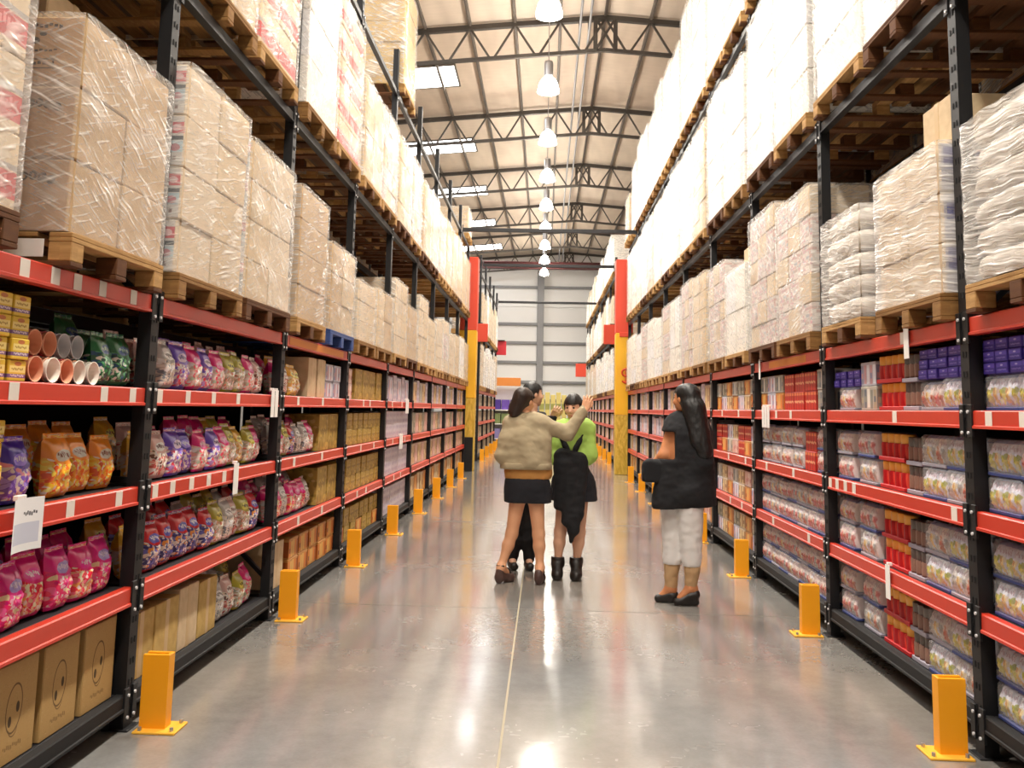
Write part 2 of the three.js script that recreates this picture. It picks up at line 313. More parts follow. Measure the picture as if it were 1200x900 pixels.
rack(1, 10, 18, 'pale far pallet rack beyond the jar pillar');

// yellow upright guards
{
  const proto = grp('upright_guard');
  const s = new THREE.Shape(); const a = 0.062, t = 0.012; // channel section wrapped round the post
  s.moveTo(-a / 2, 0); s.lineTo(a / 2, 0); s.lineTo(a / 2, -0.125); s.lineTo(a / 2 - t, -0.125); s.lineTo(a / 2 - t, -t); s.lineTo(-a / 2 + t, -t); s.lineTo(-a / 2 + t, -0.125); s.lineTo(-a / 2, -0.125); s.closePath();
  const g = new THREE.ExtrudeGeometry(s, { depth: 0.345, bevelEnabled: true, bevelSize: 0.003, bevelThickness: 0.003, bevelSegments: 1 }); g.rotateX(-Math.PI / 2); g.scale(1, 1, -1); g.computeVertexNormals(); 
  mk('shield', g, M.guard, proto, 0, 0.012, 0);
  mk('foot_plate', boxGeo(0.17, 0.012, 0.21, 0.003), M.guardEdge, proto, 0, 0, -0.035);
  for (const [x, z] of [[-0.06, 0.045], [0.06, 0.045], [-0.065, -0.11], [0.065, -0.11]]) mk('anchor_bolt', memo('abolt', () => new THREE.CylinderGeometry(0.01, 0.01, 0.018, 6).translate(0, 0.02, 0)), M.steel, proto, x, 0, z);
  for (const side of [-1, 1]) for (let k = -1; k <= (side < 0 ? 14 : 18); k++) {
    if (k === 8 || k === 9) continue;
    const o = addCopy(proto, 'upright_guard', k <= 8 ? `yellow steel guard at rack post foot, ${bayWord(side, Math.min(k, 7))}` : `small yellow post guard at the far rack beyond ${SIDE[side]} pillar`, 'guard', k <= 8 ? undefined : 'guards of the far racks ' + SIDE[side]);
    o.position.set(frontX(side) - side * 0.2, 0, -postD(side, k)); o.rotation.y = side < 0 ? Math.PI / 2 : -Math.PI / 2;
  }
}
// black tie bars between the racks over the aisle
for (const [d, h] of [[20.71, 5.72], [27.62, 6.0], [36.83, 5.94]]) {
  const o = thing('tie_bar', d < 22 ? 'black tie bar across the aisle before the red pillar tops' : d < 30 ? 'black tie bar across the aisle just behind the red pillar tops' : 'black tie bar across the aisle between the far racks', 'tie bar');
  mk('bar', boxGeo(XR - XL - 0.05, 0.09, 0.07, 0.006), M.black, o, (XL + XR) / 2, h, -d);
  for (const x of [XL + 0.031, XR - 0.031]) mk('bracket', boxGeo(0.02, 0.22, 0.1, 0.003), M.black, o, x, h - 0.06, -d);
}
// red and yellow pillars at the end of the first racks
for (const side of [-1, 1]) {
  const o = thing('rack_end_pillar', side < 0 ? 'red and yellow square pillar with black foot panel beside sweets rack' : 'red and yellow square pillar with red sign letter beside jar rack', 'pillar');
  const w = 0.44, x = side < 0 ? -2.02 : 2.02, d = side < 0 ? 23.3 : 23.34; o.position.set(x, 0, -d);
  const lowTop = side < 0 ? 1.85 : 1.5;
  mk('lower_cladding', boxGeo(w, lowTop, w, 0.01), M.pillarMustard, o);
  mk('yellow_cladding', boxGeo(w, 3.6 - lowTop - 0.005, w, 0.01), M.pillarYellow, o, 0, lowTop + 0.004, 0);
  mk('red_cladding', boxGeo(w, 1.92, w, 0.01), M.pillarRed, o, 0, 3.603, 0);
  if (side < 0) mk('foot_panel', boxGeo(0.4, 0.86, 0.05, 0.008), M.blackMat, o, 0.0, 0.0, w / 2 + 0.03);
  else {
    const pts = []; for (let i = 0; i <= 20; i++) { const t = i / 20; pts.push(new THREE.Vector3(0.1 * Math.cos(0.5 + t * 3.9 + (t > 0.5 ? Math.PI - 3.9 : 0)) * (t > 0.5 ? 1 : 1), 0, 0)); }
    const arc = (cy, a0, a1) => { const l = []; for (let i = 0; i <= 12; i++) { const a = a0 + (a1 - a0) * i / 12; l.push(new THREE.Vector3(0.09 * Math.cos(a), cy + 0.085 * Math.sin(a), 0)); } return l; };
    const curve = new THREE.CatmullRomCurve3([...arc(0.085, 0.5, Math.PI * 1.5), ...arc(-0.085, Math.PI * 0.5, -Math.PI * 0.85).slice(1)]);
    mk('sign_letter', new THREE.TubeGeometry(curve, 40, 0.028, 6), std(0xd24a1c, 0.5), o, 0.03, 2.5, w / 2 + 0.01);
    mk('sign_letter_stroke', boxGeo(0.03, 0.42, 0.02, 0.004), std(0xd24a1c, 0.5), o, 0.03, 2.29, w / 2 + 0.012);
    mk('red_flap', boxGeo(0.3, 0.12, 0.03, 0.008), M.pillarRed, o, 0.02, 3.5, w / 2 + 0.012);
  }
}
// red flag signs on the far racks
for (const [u, x, y, d, w, h, lab] of [[0, -2.0, 3.62, 27.4, 0.42, 0.56, 'orange-red square flag sign on the far rack behind the sweets pillar'], [1, 2.0, 3.62, 27.425, 0.48, 0.6, 'orange-red square flag sign on the far rack behind the jar pillar'], [2, -1.84, 3.8, 37.05, 0.4, 0.58, 'small crimson flag sign at the end of the far sweets-side rack'], [3, 1.62, 3.12, 41.26, 0.48, 0.6, 'small red flag sign with dark back on far jar-side rack']]) {
  const o = thing('flag_sign', lab, 'sign'); o.position.set(x, y, -d);
  mk('panel', boxGeo(w, h, 0.05, 0.01), u === 2 ? std(0xc02433, 0.5) : M.pillarRed, o, 0, 0, 0); { const q = Math.abs((x < 0 ? XL : XR) - x); mk('bracket', boxGeo(q + 0.12, 0.03, 0.15, 0.004), M.black, o, (x < 0 ? -1 : 1) * (u < 2 ? q / 2 + 0.02 : q / 2 - 0.08), h + 0.001, u === 2 ? 0.08 : -0.08); }
}
// sign boards and displays by the end wall
{
  const o = thing('end_display', 'low display stand with orange fascia before the white end wall', 'display'); o.position.set(-2.45, 0, -46);
  mk('fascia', boxGeo(2.4, 0.42, 0.2, 0.01), std(0xe08a3c, 0.5), o, 0, 2.75, 0.2); mk('back_panel', boxGeo(2.4, 2.75, 0.08, 0.01), M.white, o, 0, 0, -0.4);
  for (const y of [0.05, 0.8, 1.5]) mk('shelf', boxGeo(2.36, 0.05, 0.7, 0.006), M.white, o, 0, y, 0); for (const x of [-1.18, 1.18]) mk('side', boxGeo(0.04, 2.75, 0.8, 0.006), M.white, o, x, 0, 0);
  const cols = [0x4a2f8c, 0x6a4aa8, 0x8a7fae, 0x7d8a55, 0x9a9a6a];
  for (let i = 0; i < 15; i++) { const y = [0.103, 0.853, 1.553][i % 3], c = cols[i % 3 === 2 ? Math.floor(i / 3) % 2 : 2 + (i % 3)]; const b = tag(mk(numbered('display_carton'), boxGeo(0.4, 0.5, 0.45, 0.01), std(c, 0.6), scene, -2.45 - 0.9 + Math.floor(i / 3) * 0.45, y, -46), `${['green-grey', 'lilac', 'dark purple'][i % 3]} carton on the ${['lowest', 'middle', 'top'][i % 3]} shelf of the orange-fascia display`, 'carton', 'cartons on the end display'); }
  for (let i = 0; i < 5; i++) { const x = -0.15 + i * 0.28; const c = thing('paper_roll_carton', 'narrow pale yellow carton standing before the white end wall', 'carton', 'yellow cartons by the end wall'); c.position.set(x, 0, -46); mk('body', boxGeo(0.24, 2.35 + (i % 2) * 0.12, 0.4, 0.01), std(0xd8c878, 0.6), c); mk('band', boxGeo(0.245, 0.3, 0.41, 0.005), std(0x9a9a50, 0.6), c, 0, 1.6, 0); }
}

// ---------------------------------------------------------------- pallets and wrapped loads
const filmAlpha = [0, 1, 2].map((q) => dataTex(512, (u, v) => {
  const sl = [0.25, -0.2, 0.5][q], w = v + sl * (u - 0.5) + 0.02 * tnoise(u, v, 5, q * 9 + 1), w2 = v - 0.7 * sl * u;
  const s1 = noise(u * 5 + q * 3, w * 46, q * 7), s2 = noise(u * 11 + 5, w * 110, q * 5 + 2), s3 = noise(u * 3, v * 4, 4 + q), s4 = noise(u * 7 + 9, w2 * 64, q + 11);
  const a = 44 + 80 * Math.max(0, s3) + 330 * Math.pow(Math.max(0, s1), 1.6) * (0.5 + Math.max(0, s3) * 1.6) + 170 * Math.pow(Math.max(0, s2), 1.8) + 190 * Math.pow(Math.max(0, s4 - 0.1), 1.5);
  return [a, a, a];
}, false));
const filmHeavy = dataTex(512, (u, v) => {
  const w = v + 0.1 * u + 0.02 * tnoise(u, v, 7, 31); const s1 = noise(u * 3, w * 40, 9), s2 = noise(u * 7, w * 95, 12);
  const a = 70 + 40 * noise(u * 4, v * 5, 2) + 190 * Math.max(0, s1) + 120 * Math.max(0, s2); return [a, a, a];
}, false);
const filmMat = (am) => new THREE.MeshPhysicalMaterial({ color: 0xf6f3ee, roughness: 0.16, transparent: true, opacity: 1, alphaMap: am, bumpMap: am, bumpScale: 0.006, specularIntensity: 1, side: THREE.DoubleSide });
const FILM = [...filmAlpha.map(filmMat), filmMat(filmHeavy)];
// crumpled film shell of unit size (base centre at origin), open below
function filmShell(v, amp) {
  const N = 22, pos = [], uv = [], idx = [];
  const disp = (p, n) => { const s = noise(p[0] * 3 + v * 10, p[1] * 16 + (p[0] + p[2]) * 5, p[2] * 3 + v) + 0.5 * noise(p[0] * 8 + v, p[1] * 38, p[2] * 8); return [0, 1, 2].map((i) => p[i] + n[i] * (0.012 + amp * (0.5 + s))); };
  const side = (f, n) => {
    const b = pos.length / 3;
    for (let j = 0; j <= N; j++) for (let i = 0; i <= N; i++) { const p = f(i / N, j / N), e = Math.min(i, N - i, 99) === 0 ? 0.4 : 1; const q = disp(p, n.map((x) => x * e)); pos.push(...q); uv.push(i / N + v * 0.3, j / N); }
    for (let j = 0; j < N; j++) for (let i = 0; i < N; i++) { const a = b + j * (N + 1) + i; idx.push(a, a + 1, a + N + 2, a, a + N + 2, a + N + 1); }
  };
  side((u, w) => [u - 0.5, w, 0.5], [0, 0, 1]); side((u, w) => [0.5, w, 0.5 - u], [1, 0, 0]); side((u, w) => [0.5 - u, w, -0.5], [0, 0, -1]); side((u, w) => [-0.5, w, u - 0.5], [-1, 0, 0]); side((u, w) => [u - 0.5, 1, 0.5 - w], [0, 0.5, 0]);
  return geoFrom(pos, uv, idx);
}
const SHELL = [0, 1, 2, 3].map((v) => filmShell(v * 1.7 + 0.3, 0.011)), SHELLH = [0, 1].map((v) => filmShell(v * 2.3 + 5, 0.018));

function palletProto(w, d, wood, full) {
  const p = grp('wooden_pallet'); const ms = [wood, wood === M.wood ? M.woodDark : wood];
  const bd = boxGeo(+w.toFixed(3), 0.02, 0.1, 0.003, true), blk = boxGeo(0.1, 0.08, 0.1, 0.004, true), run = boxGeo(0.1, 0.02, +d.toFixed(3), 0.003, true);
  if (full) {
    for (let i = 0; i < 7; i++) mk('deck_board', bd, ms[i % 3 === 1 ? 1 : 0], p, 0, 0.12, (i / 6 - 0.5) * (d - 0.1));
    for (const x of [-1, 0, 1]) { mk('bottom_runner', run, ms[1], p, x * (w / 2 - 0.05), 0, 0); for (const z of [-1, 0, 1]) mk('block', blk, ms[x === 0 ? 1 : 0], p, x * (w / 2 - 0.05), 0.02, z * (d / 2 - 0.05)); }
    for (const z of [-1, 0, 1]) mk('stringer_board', boxGeo(+w.toFixed(3), 0.02, 0.1, 0.003, true), ms[0], p, 0, 0.1, z * (d / 2 - 0.05));
  } else {
    const l = [];
    for (let i = 0; i < 5; i++) l.push(boxGeo(+w.toFixed(3), 0.04, 0.16, 0.003, true).clone().translate(0, 0.1, (i / 4 - 0.5) * (d - 0.16)));
    for (const x of [-1, 0, 1]) l.push(boxGeo(0.1, 0.1, +d.toFixed(3), 0.003, true).clone().translate(x * (w / 2 - 0.05), 0, 0));
    mk('boards', merge(l), wood, p);
  }
  return p;
}
const palletOf = (w, d, kind, full) => memo(`pal${w.toFixed(2)},${d},${kind},${full}`, () => palletProto(w, d, { wood: M.wood, dark: M.woodDark, grey: M.woodGrey, blue: M.palletBlue }[kind], full));

// carton faces with print: only dye, no shade
const scribble = (c, x, y, w, h, n) => { for (let i = 0; i < n; i++) { c.fillRect(x + (i / n) * w, y + Math.sin(i * 2.1) * h * 0.2, (w / n) * 0.7, h * (0.55 + 0.4 * Math.abs(Math.sin(i * 3.7)))); } };
const speck = (c, w, h, n, a) => { for (let i = 0; i < n; i++) { c.fillStyle = `rgba(${rnd() < 0.5 ? '70,40,15' : '255,235,205'},${a * rnd()})`; c.fillRect(rnd() * w, rnd() * h, 1 + rnd() * 8, 1 + rnd() * 2); } };
function kraftPrint(base, draw) { return std(0xffffff, 0.75, 0, { map: canvasTex(256, 256, (c, w, h) => { c.fillStyle = base; c.fillRect(0, 0, w, h); speck(c, w, h, 900, 0.1); draw(c, w, h); }) }); }
const PRINT = {
  tall: kraftPrint('#b48d60', (c) => { c.fillStyle = '#2a2018'; scribble(c, 40, 24, 170, 16, 14); for (const [x, y, r] of [[105, 66, 16], [140, 88, 13], [85, 92, 12], [160, 62, 9]]) { c.beginPath(); c.arc(x, y, r, 0, 7); c.fill(); } scribble(c, 60, 122, 140, 9, 12); c.strokeStyle = '#2a2018'; c.lineWidth = 4; c.strokeRect(40, 160, 150, 34); scribble(c, 52, 170, 124, 12, 10); }),
  wavy: kraftPrint('#ae8a64', (c) => { c.fillStyle = '#241c18'; for (let i = 0; i < 9; i++) { c.beginPath(); c.ellipse(38 + i * 22, 70 + Math.sin(i * 0.8) * 14, 10, 17, 0.3 * (i % 2), 0, 7); c.fill(); } c.fillStyle = '#ae8a64'; for (let i = 0; i < 9; i++) { c.beginPath(); c.ellipse(38 + i * 22, 70 + Math.sin(i * 0.8) * 14, 4, 8, 0, 0, 7); c.fill(); } c.fillStyle = '#2c2420'; scribble(c, 25, 120, 90, 34, 7); }),
  panda: kraftPrint('#b5925a', (c) => { c.strokeStyle = '#6a4f2c'; c.lineWidth = 5; c.beginPath(); c.ellipse(120, 120, 46, 62, 0.2, 0, 7); c.stroke(); c.fillStyle = '#4a3820'; c.beginPath(); c.ellipse(98, 150, 10, 14, 0, 0, 7); c.fill(); c.beginPath(); c.ellipse(142, 120, 10, 14, 0, 0, 7); c.fill(); c.lineWidth = 3; c.beginPath(); c.arc(120, 165, 26, 0.2, 2.9); c.stroke(); c.fillStyle = '#8a6c3e'; scribble(c, 70, 210, 110, 12, 10); }),
  stripes: std(0xffffff, 0.6, 0, { map: canvasTex(256, 256, (c, w, h) => { c.fillStyle = '#d8d2cc'; c.fillRect(0, 0, w, h); c.fillStyle = '#cf5560'; c.fillRect(0, 30, w, 60); c.fillStyle = '#f0c8c8'; for (let i = 0; i < 6; i++) { c.beginPath(); c.ellipse(24 + i * 42, 60, 15, 18, 0, 0, 7); c.fill(); } c.fillStyle = '#4f565c'; c.fillRect(0, 104, w, 22); c.fillStyle = '#b9cfd8'; c.fillRect(0, 130, w, 60); c.fillStyle = '#c8808a'; for (let i = 0; i < 5; i++) { c.beginPath(); c.ellipse(40 + i * 48, 165, 16, 20, 0, 0, 7); c.fill(); } c.fillStyle = '#7a5a54'; scribble(c, 20, 210, 220, 26, 16); }) }),
  redband: std(0xffffff, 0.6, 0, { map: canvasTex(256, 256, (c, w, h) => { c.fillStyle = '#dcc6a4'; c.fillRect(0, 0, w, h); speck(c, w, h, 600, 0.1); c.fillStyle = '#c23a3c'; c.fillRect(0, 128, w, 92); c.fillStyle = '#e2888a'; scribble(c, 30, 150, 190, 40, 12); c.fillStyle = '#a9a29c'; c.fillRect(0, 104, w, 20); }) }),
  blue: std(0xffffff, 0.55, 0, { map: canvasTex(256, 256, (c, w, h) => { c.fillStyle = '#b9b6c4'; c.fillRect(0, 0, w, h); c.fillStyle = '#4a4f9e'; c.fillRect(8, 20, w - 16, 120); c.fillStyle = '#6d78c8'; c.beginPath(); c.ellipse(128, 80, 80, 40, 0, 0, 7); c.fill(); c.fillStyle = '#c9a48c'; c.beginPath(); c.ellipse(140, 180, 50, 36, 0, 0, 7); c.fill(); c.fillStyle = '#3a3a52'; scribble(c, 30, 220, 190, 20, 12); }) }),
  pinkmix: std(0xffffff, 0.6, 0, { map: canvasTex(256, 256, (c, w, h) => { c.fillStyle = '#d9cfc8'; c.fillRect(0, 0, w, h); for (let i = 0; i < 60; i++) { c.fillStyle = pick(['#c9a8a0', '#b7a29a', '#e6dfd8', '#a8b0b8', '#caa0a8']); c.fillRect(rnd() * w, Math.floor(rnd() * 8) * 32, 20 + rnd() * 30, 26); } }) }),
  whiteprint: std(0xffffff, 0.6, 0, { map: canvasTex(256, 256, (c, w, h) => { c.fillStyle = '#ebe6dd'; c.fillRect(0, 0, w, h); c.fillStyle = '#d5ccc0'; scribble(c, 40, 90, 180, 40, 12); c.fillStyle = '#c8c4c8'; c.fillRect(30, 170, 190, 8); }) }),
  sack: std(0xffffff, 0.55, 0, { map: dataTex(128, (u, v) => { const g = tnoise(u, v, 8, 3) * 22 + noise(u * 5, v * 30, 3) * 12; return [214 + g, 206 + g, 194 + g]; }) }),
};
// load kinds: cartons along, deep, rows; materials of the end (towards the camera) and aisle faces come from one print per carton
const KIND = {
  kraft: { m: [M.kraft, M.kraftLight], nx: 2, rows: 4, lab: 'kraft cartons', film: 1 }, tall: { m: [M.kraft], end: [PRINT.wavy, PRINT.wavy, PRINT.tall], nx: 2, rows: 4, lab: 'tall printed kraft cartons', film: 1 },
  stripes: { m: [M.kraftLight, M.kraftPale], end: [PRINT.stripes], nx: 2, rows: 4, lab: 'pink and grey printed cases', film: 2 }, redband: { m: [PRINT.redband], nx: 2, rows: 4, lab: 'red-banded pale cases', film: 1 },
  yellow: { m: [M.kraftYellow, M.kraft], nx: 1, rows: 4, lab: 'yellowish kraft cartons', film: 1 }, pale: { m: [M.kraftPale, M.kraftLight], nx: 2, rows: 5, lab: 'pale cartons', film: 2 },
  white: { m: [M.white, PRINT.whiteprint, M.whiteCool], nx: 2, rows: 3, lab: 'white cartons', film: 2 }, blue: { m: [M.kraftPale], end: [PRINT.blue], nx: 2, rows: 4, lab: 'blue-printed cases', film: 3 },
  cream: { m: [M.kraftLight, M.kraftPale], nx: 2, rows: 4, lab: 'cream cartons', film: 1 }, mix: { m: [PRINT.pinkmix, M.kraftPale, PRINT.pinkmix], nx: 3, rows: 5, lab: 'small mixed pale cases', film: 2 }, sacks: { m: [PRINT.sack], nx: 1, rows: 8, sack: true, lab: 'stacked pale sacks', film: 3 },
};
const sackGeo = (w, h, d, v) => memo(`sack${w.toFixed(2)},${h.toFixed(2)},${d.toFixed(2)},${v}`, () => {
  const g = new THREE.SphereGeometry(1, 26, 12), p = g.attributes.position;
  for (let i = 0; i < p.count; i++) {
    let x = p.getX(i), y = p.getY(i), z = p.getZ(i); const e = (q, k) => Math.sign(q) * Math.pow(Math.abs(q), k);
    const r = Math.hypot(x, z) || 1, ang = Math.atan2(z, x), sq = 1 / Math.pow(Math.pow(Math.abs(Math.cos(ang)), 5) + Math.pow(Math.abs(Math.sin(ang)), 5), 0.2);
    const n = 0.03 * noise(x * 4 + v, y * 5, z * 4 + v * 3); const rad = Math.pow(r, 0.45) * sq + n;
    p.setXYZ(i, (x / r) * rad * w / 2 * (r < 1e-3 ? 0 : 1), (e(y, 0.7) + n * 2) * h * 0.54 + h / 2, (z / r) * rad * d / 2 * (r < 1e-3 ? 0 : 1));
  }
  g.computeVertexNormals(); return g;
});
// a load: base centre at the origin, front (aisle) face at +z
function loadProto(kind, w, h, d, lod, v) {
  const K = KIND[kind], o = grp('wrapped_load');
  const rows = Math.max(2, Math.round(K.rows * h / 1.15)), nx = lod > 1 ? 1 : K.nx, nz = lod > 0 ? 1 : 2, rh = h / rows;
  for (let r = 0; r < rows; r++) for (let i = 0; i < nx; i++) for (let j = 0; j < nz; j++) {
    const cw = w / nx, cd = d / nz, jig = lod > 1 ? 0 : 0.008;
    if (K.sack) { mk('sack', sackGeo(+(w * 1.02).toFixed(2), +rh.toFixed(2), +(cd * 1.02).toFixed(2), (r + j + v) % 3), K.m[0], o, rr(-0.015, 0.015), r * rh + 0.05 * rh, (j - (nz - 1) / 2) * cd + rr(-0.015, 0.01)); continue; }
    const m = K.m[(r * 2 + i + j + v) % K.m.length];
    const b = mk('carton', boxGeo(+(cw - 0.01).toFixed(3), +(rh - 0.005).toFixed(3), +(cd - 0.01).toFixed(3), 0.006), m, o, (i - (nx - 1) / 2) * cw + rr(-jig, jig), r * rh, (j - (nz - 1) / 2) * cd + rr(-jig, jig));
    if (K.end && (i === 0 || i === nx - 1)) { const s = i === 0 ? -1 : 1, e = mk('printed_end', boxGeo(+(cd - 0.03).toFixed(3), +(rh - 0.02).toFixed(3), 0.003, 0.001), K.end[r % K.end.length], b, s * (cw / 2 - 0.0045), 0.008, 0); e.rotation.y = s * Math.PI / 2; }
  }
  mk('slip_sheet', boxGeo(+(w - 0.01).toFixed(3), 0.003, +(d - 0.01).toFixed(3), 0.001), SLIP, o, 0, -0.0005, 0);
  const f = mk('stretch_film', (K.film === 3 ? SHELLH : SHELL)[v % 2], FILM[K.film === 3 ? 3 : (v + K.film) % 3], o); f.scale.set(w * 1.012, h * 1.004, d * 1.012);
  return o;
}
const SLIP = std(0x5f4a34, 0.9);
let loadN = 0;
// D0..D1 along the aisle, y of the beam, top height, back: 0 front row, 1 rear row
function putLoad(side, level, D0, D1, top, kind, o = {}) {
  const w = D1 - D0, y = LEVEL[side][level], D = (D0 + D1) / 2, far = D > 15 || o.back, dp = 1.0, X = frontX(side) - side * (o.out ?? 0.07) + side * (dp / 2 + (o.back ? 1.25 : 0)), ry = side < 0 ? Math.PI / 2 : -Math.PI / 2;
  const lvl = ['level one', 'level two', 'level three'][level];
  const kk = Math.min(18, Math.max(-1, Math.floor((D - POST0[side]) / BAY))), bay = D > 26 ? `far rack beyond ${SIDE[side]} pillar` : bayWord(side, Math.min(7, kk));
  const end = o.n === undefined || D > 28 ? '' : o.n % 2 ? ', pillar end' : ', entrance end';
  const g = `loads ${lvl} ${bay}${o.back ? ' rear' : ''}`;
  const pk = o.pallet || pick(['wood', 'wood', 'dark', 'grey']);
  const pal = addCopy(palletOf(+(w + 0.005).toFixed(2), dp, pk, !far), 'wooden_pallet', `${{ wood: 'tan', dark: 'brown', grey: 'greyish', blue: 'dark blue' }[pk]} ${pk === 'blue' ? '' : 'wooden '}pallet, ${o.back ? 'rear row, ' : ''}${lvl}, ${bay}${end}`, 'pallet', g.replace('loads', 'pallets'));
  if (o.tag) { const m = mk('paper_tag', boxGeo(0.17, 0.075, 0.002, 0.0005), M.card, pal, side * w / 2 + side * 0.005, 0.035, 0.3); m.rotation.y = side * Math.PI / 2; }
  pal.position.set(X, y + 0.002, -D); pal.rotation.y = ry;
  const h = top - y - 0.145, lod = far ? 2 : D > 9.5 || level > 0 ? 1 : 0, v = loadN++ % 4;
  const proto = lod === 2 ? memo(`load${kind}${w.toFixed(2)},${h.toFixed(1)},${v}`, () => loadProto(kind, +w.toFixed(2), h, dp - 0.06, 2, v)) : loadProto(kind, w, h, dp - 0.04, lod, v);
  const c = addCopy(proto, 'wrapped_load', `film-wrapped ${KIND[kind].lab}, ${o.back ? 'rear row, ' : ''}${lvl}, ${bay}${end}`, 'load', g);
  c.position.set(X, y + 0.1435, -D); c.rotation.y = ry; return c;
}
// two loads to a bay, first level (top height, kind)
const slot = (side, n) => { const p = postD(side, -1 + Math.floor(n / 2)) + (n % 2 ? 1.19 : 0.1); return [p, p + 1.01]; };
const fill = (side, level, n0, list) => list.forEach(([t, k, o], i) => { if (!t) return; let [a, b] = slot(side, n0 + i); if (o?.a) a += o.a; if (o?.b) b += o.b; putLoad(side, level, a, b, t, k, { ...o, n: n0 + i }); });
fill(-1, 0, 0, [[3.75, 'redband', { b: -0.17 }], [3.23, 'tall', { a: 0.12, tag: 1, pallet: 'wood' }], [3.45, 'stripes'], [3.37, 'stripes'], [3.36, 'yellow', { b: -0.1 }], [3.1, 'kraft', { pallet: 'blue' }], [2.93, 'pale'], [2.98, 'kraft'], [3.28, 'pale'], [3.05, 'yellow'], [3.35, 'pale'], [3.1, 'kraft'], [3.2, 'pale'], [3.3, 'mix'], [3.1, 'pale'], [3.2, 'pale'], [3.25, 'white'], [3.2, 'pale']]);
fill(1, 0, 0, [[3.3, 'sacks'], [3.04, 'sacks', { b: -0.08 }], [3.06, 'blue', { b: -0.1 }], [3.0, 'sacks', { a: 0.1, b: -0.1 }], [3.42, 'mix'], [3.53, 'mix'], [3.18, 'white'], [3.38, 'mix'], [3.45, 'pale'], [3.5, 'mix'], [3.4, 'white'], [3.42, 'mix'], [3.3, 'white'], [3.4, 'white'], [3.4, 'mix'], [3.3, 'white'], [3.4, 'white'], [3.4, 'white']]);
// loose cartons standing on the wrapped loads
for (const [side, D, y, w, h, d, off, lab] of [[1, 4.93, 3.085, 0.36, 0.26, 0.3, 0.2, 'open-flapped kraft carton on top of the blue-printed load'], [1, 9.78, 3.205, 0.5, 0.22, 0.4, 0.3, 'small kraft carton on top of a white load'], [-1, 4.2, 3.255, 0.5, 0.3, 0.4, 0.55, 'kraft carton behind the tall printed cartons'], [1, 4.1, 3.125, 0.5, 0.24, 0.4, 0.95, 'brown carton behind the pale sacks load']]) {
  const o = thing('loose_carton', lab, 'carton'); o.position.set(frontX(side) + side * off, y, -D); o.rotation.y = side < 0 ? Math.PI / 2 : -Math.PI / 2;
  mk('body', boxGeo(w, h, d, 0.006), M.kraftLight, o); mk('tape', boxGeo(0.05, h * 0.99, d + 0.003, 0.001), M.tape, o, 0, 0.004, 0);
}
// second and top levels
fill(1, 1, 0, [[5.4, 'white'], [5.45, 'white'], [5.5, 'white'], [5.55, 'white'], [5.5, 'white'], [5.6, 'white'], [5.45, 'white'], [5.55, 'white'], [5.5, 'pale'], [5.5, 'white'], [5.55, 'white'], [5.5, 'white'], [5.5, 'white'], [5.5, 'mix'], [5.55, 'white'], [5.5, 'white'], [5.5, 'white'], [5.5, 'white']]);
fill(1, 2, 4, Array.from({ length: 13 }, (_, i) => [7.55 + 0.12 * ((i * 7) % 3), 'white']));
fill(1, 2, 17, [[7.0, 'yellow', { out: 0.12, pallet: 'wood' }]]);
fill(-1, 1, 0, [[5.4, 'pale'], [5.5, 'redband'], [5.6, 'pale'], [5.6, 'redband', { b: -0.1 }], [5.65, 'white'], [5.5, 'redband'], [5.15, 'cream'], [5.2, 'mix'], [5.2, 'cream'], [5.25, 'mix'], [5.2, 'kraft'], [5.3, 'cream'], [5.2, 'mix'], [5.3, 'pale'], [5.3, 'cream'], [5.4, 'pale'], [5.3, 'cream'], [5.3, 'pale']]);
fill(-1, 2, 8, [[7.4, 'yellow', { pallet: 'wood' }]]); fill(-1, 2, 17, [[6.6, 'kraft']]);
// rear rows of the back-to-back racks
for (const side of [-1, 1]) for (let n = 0; n < 18; n++) {
  const [a, b] = slot(side, n);
  putLoad(side, 0, a, b, (side < 0 ? 3.2 : 3.05) + 0.15 * ((n * 5) % 3), n % 3 ? 'kraft' : 'pale', { back: 1, n });
  putLoad(side, 1, a, b, 5.2 + 0.15 * ((n * 5) % 3), n % 2 ? 'kraft' : 'pale', { back: 1, n });
}
// far racks
for (const side of [-1, 1]) for (let n = 22; n < (side < 0 ? 30 : 38); n++) { const [a, b] = slot(side, n); for (let lv = 0; lv < (side < 0 ? 2 : 3); lv++) putLoad(side, lv, a, b, LEVEL[side][lv] + 1.22 + 0.1 * ((n * 7 + lv * 3) % 4), pick(['white', 'pale', 'white']), { n }); }

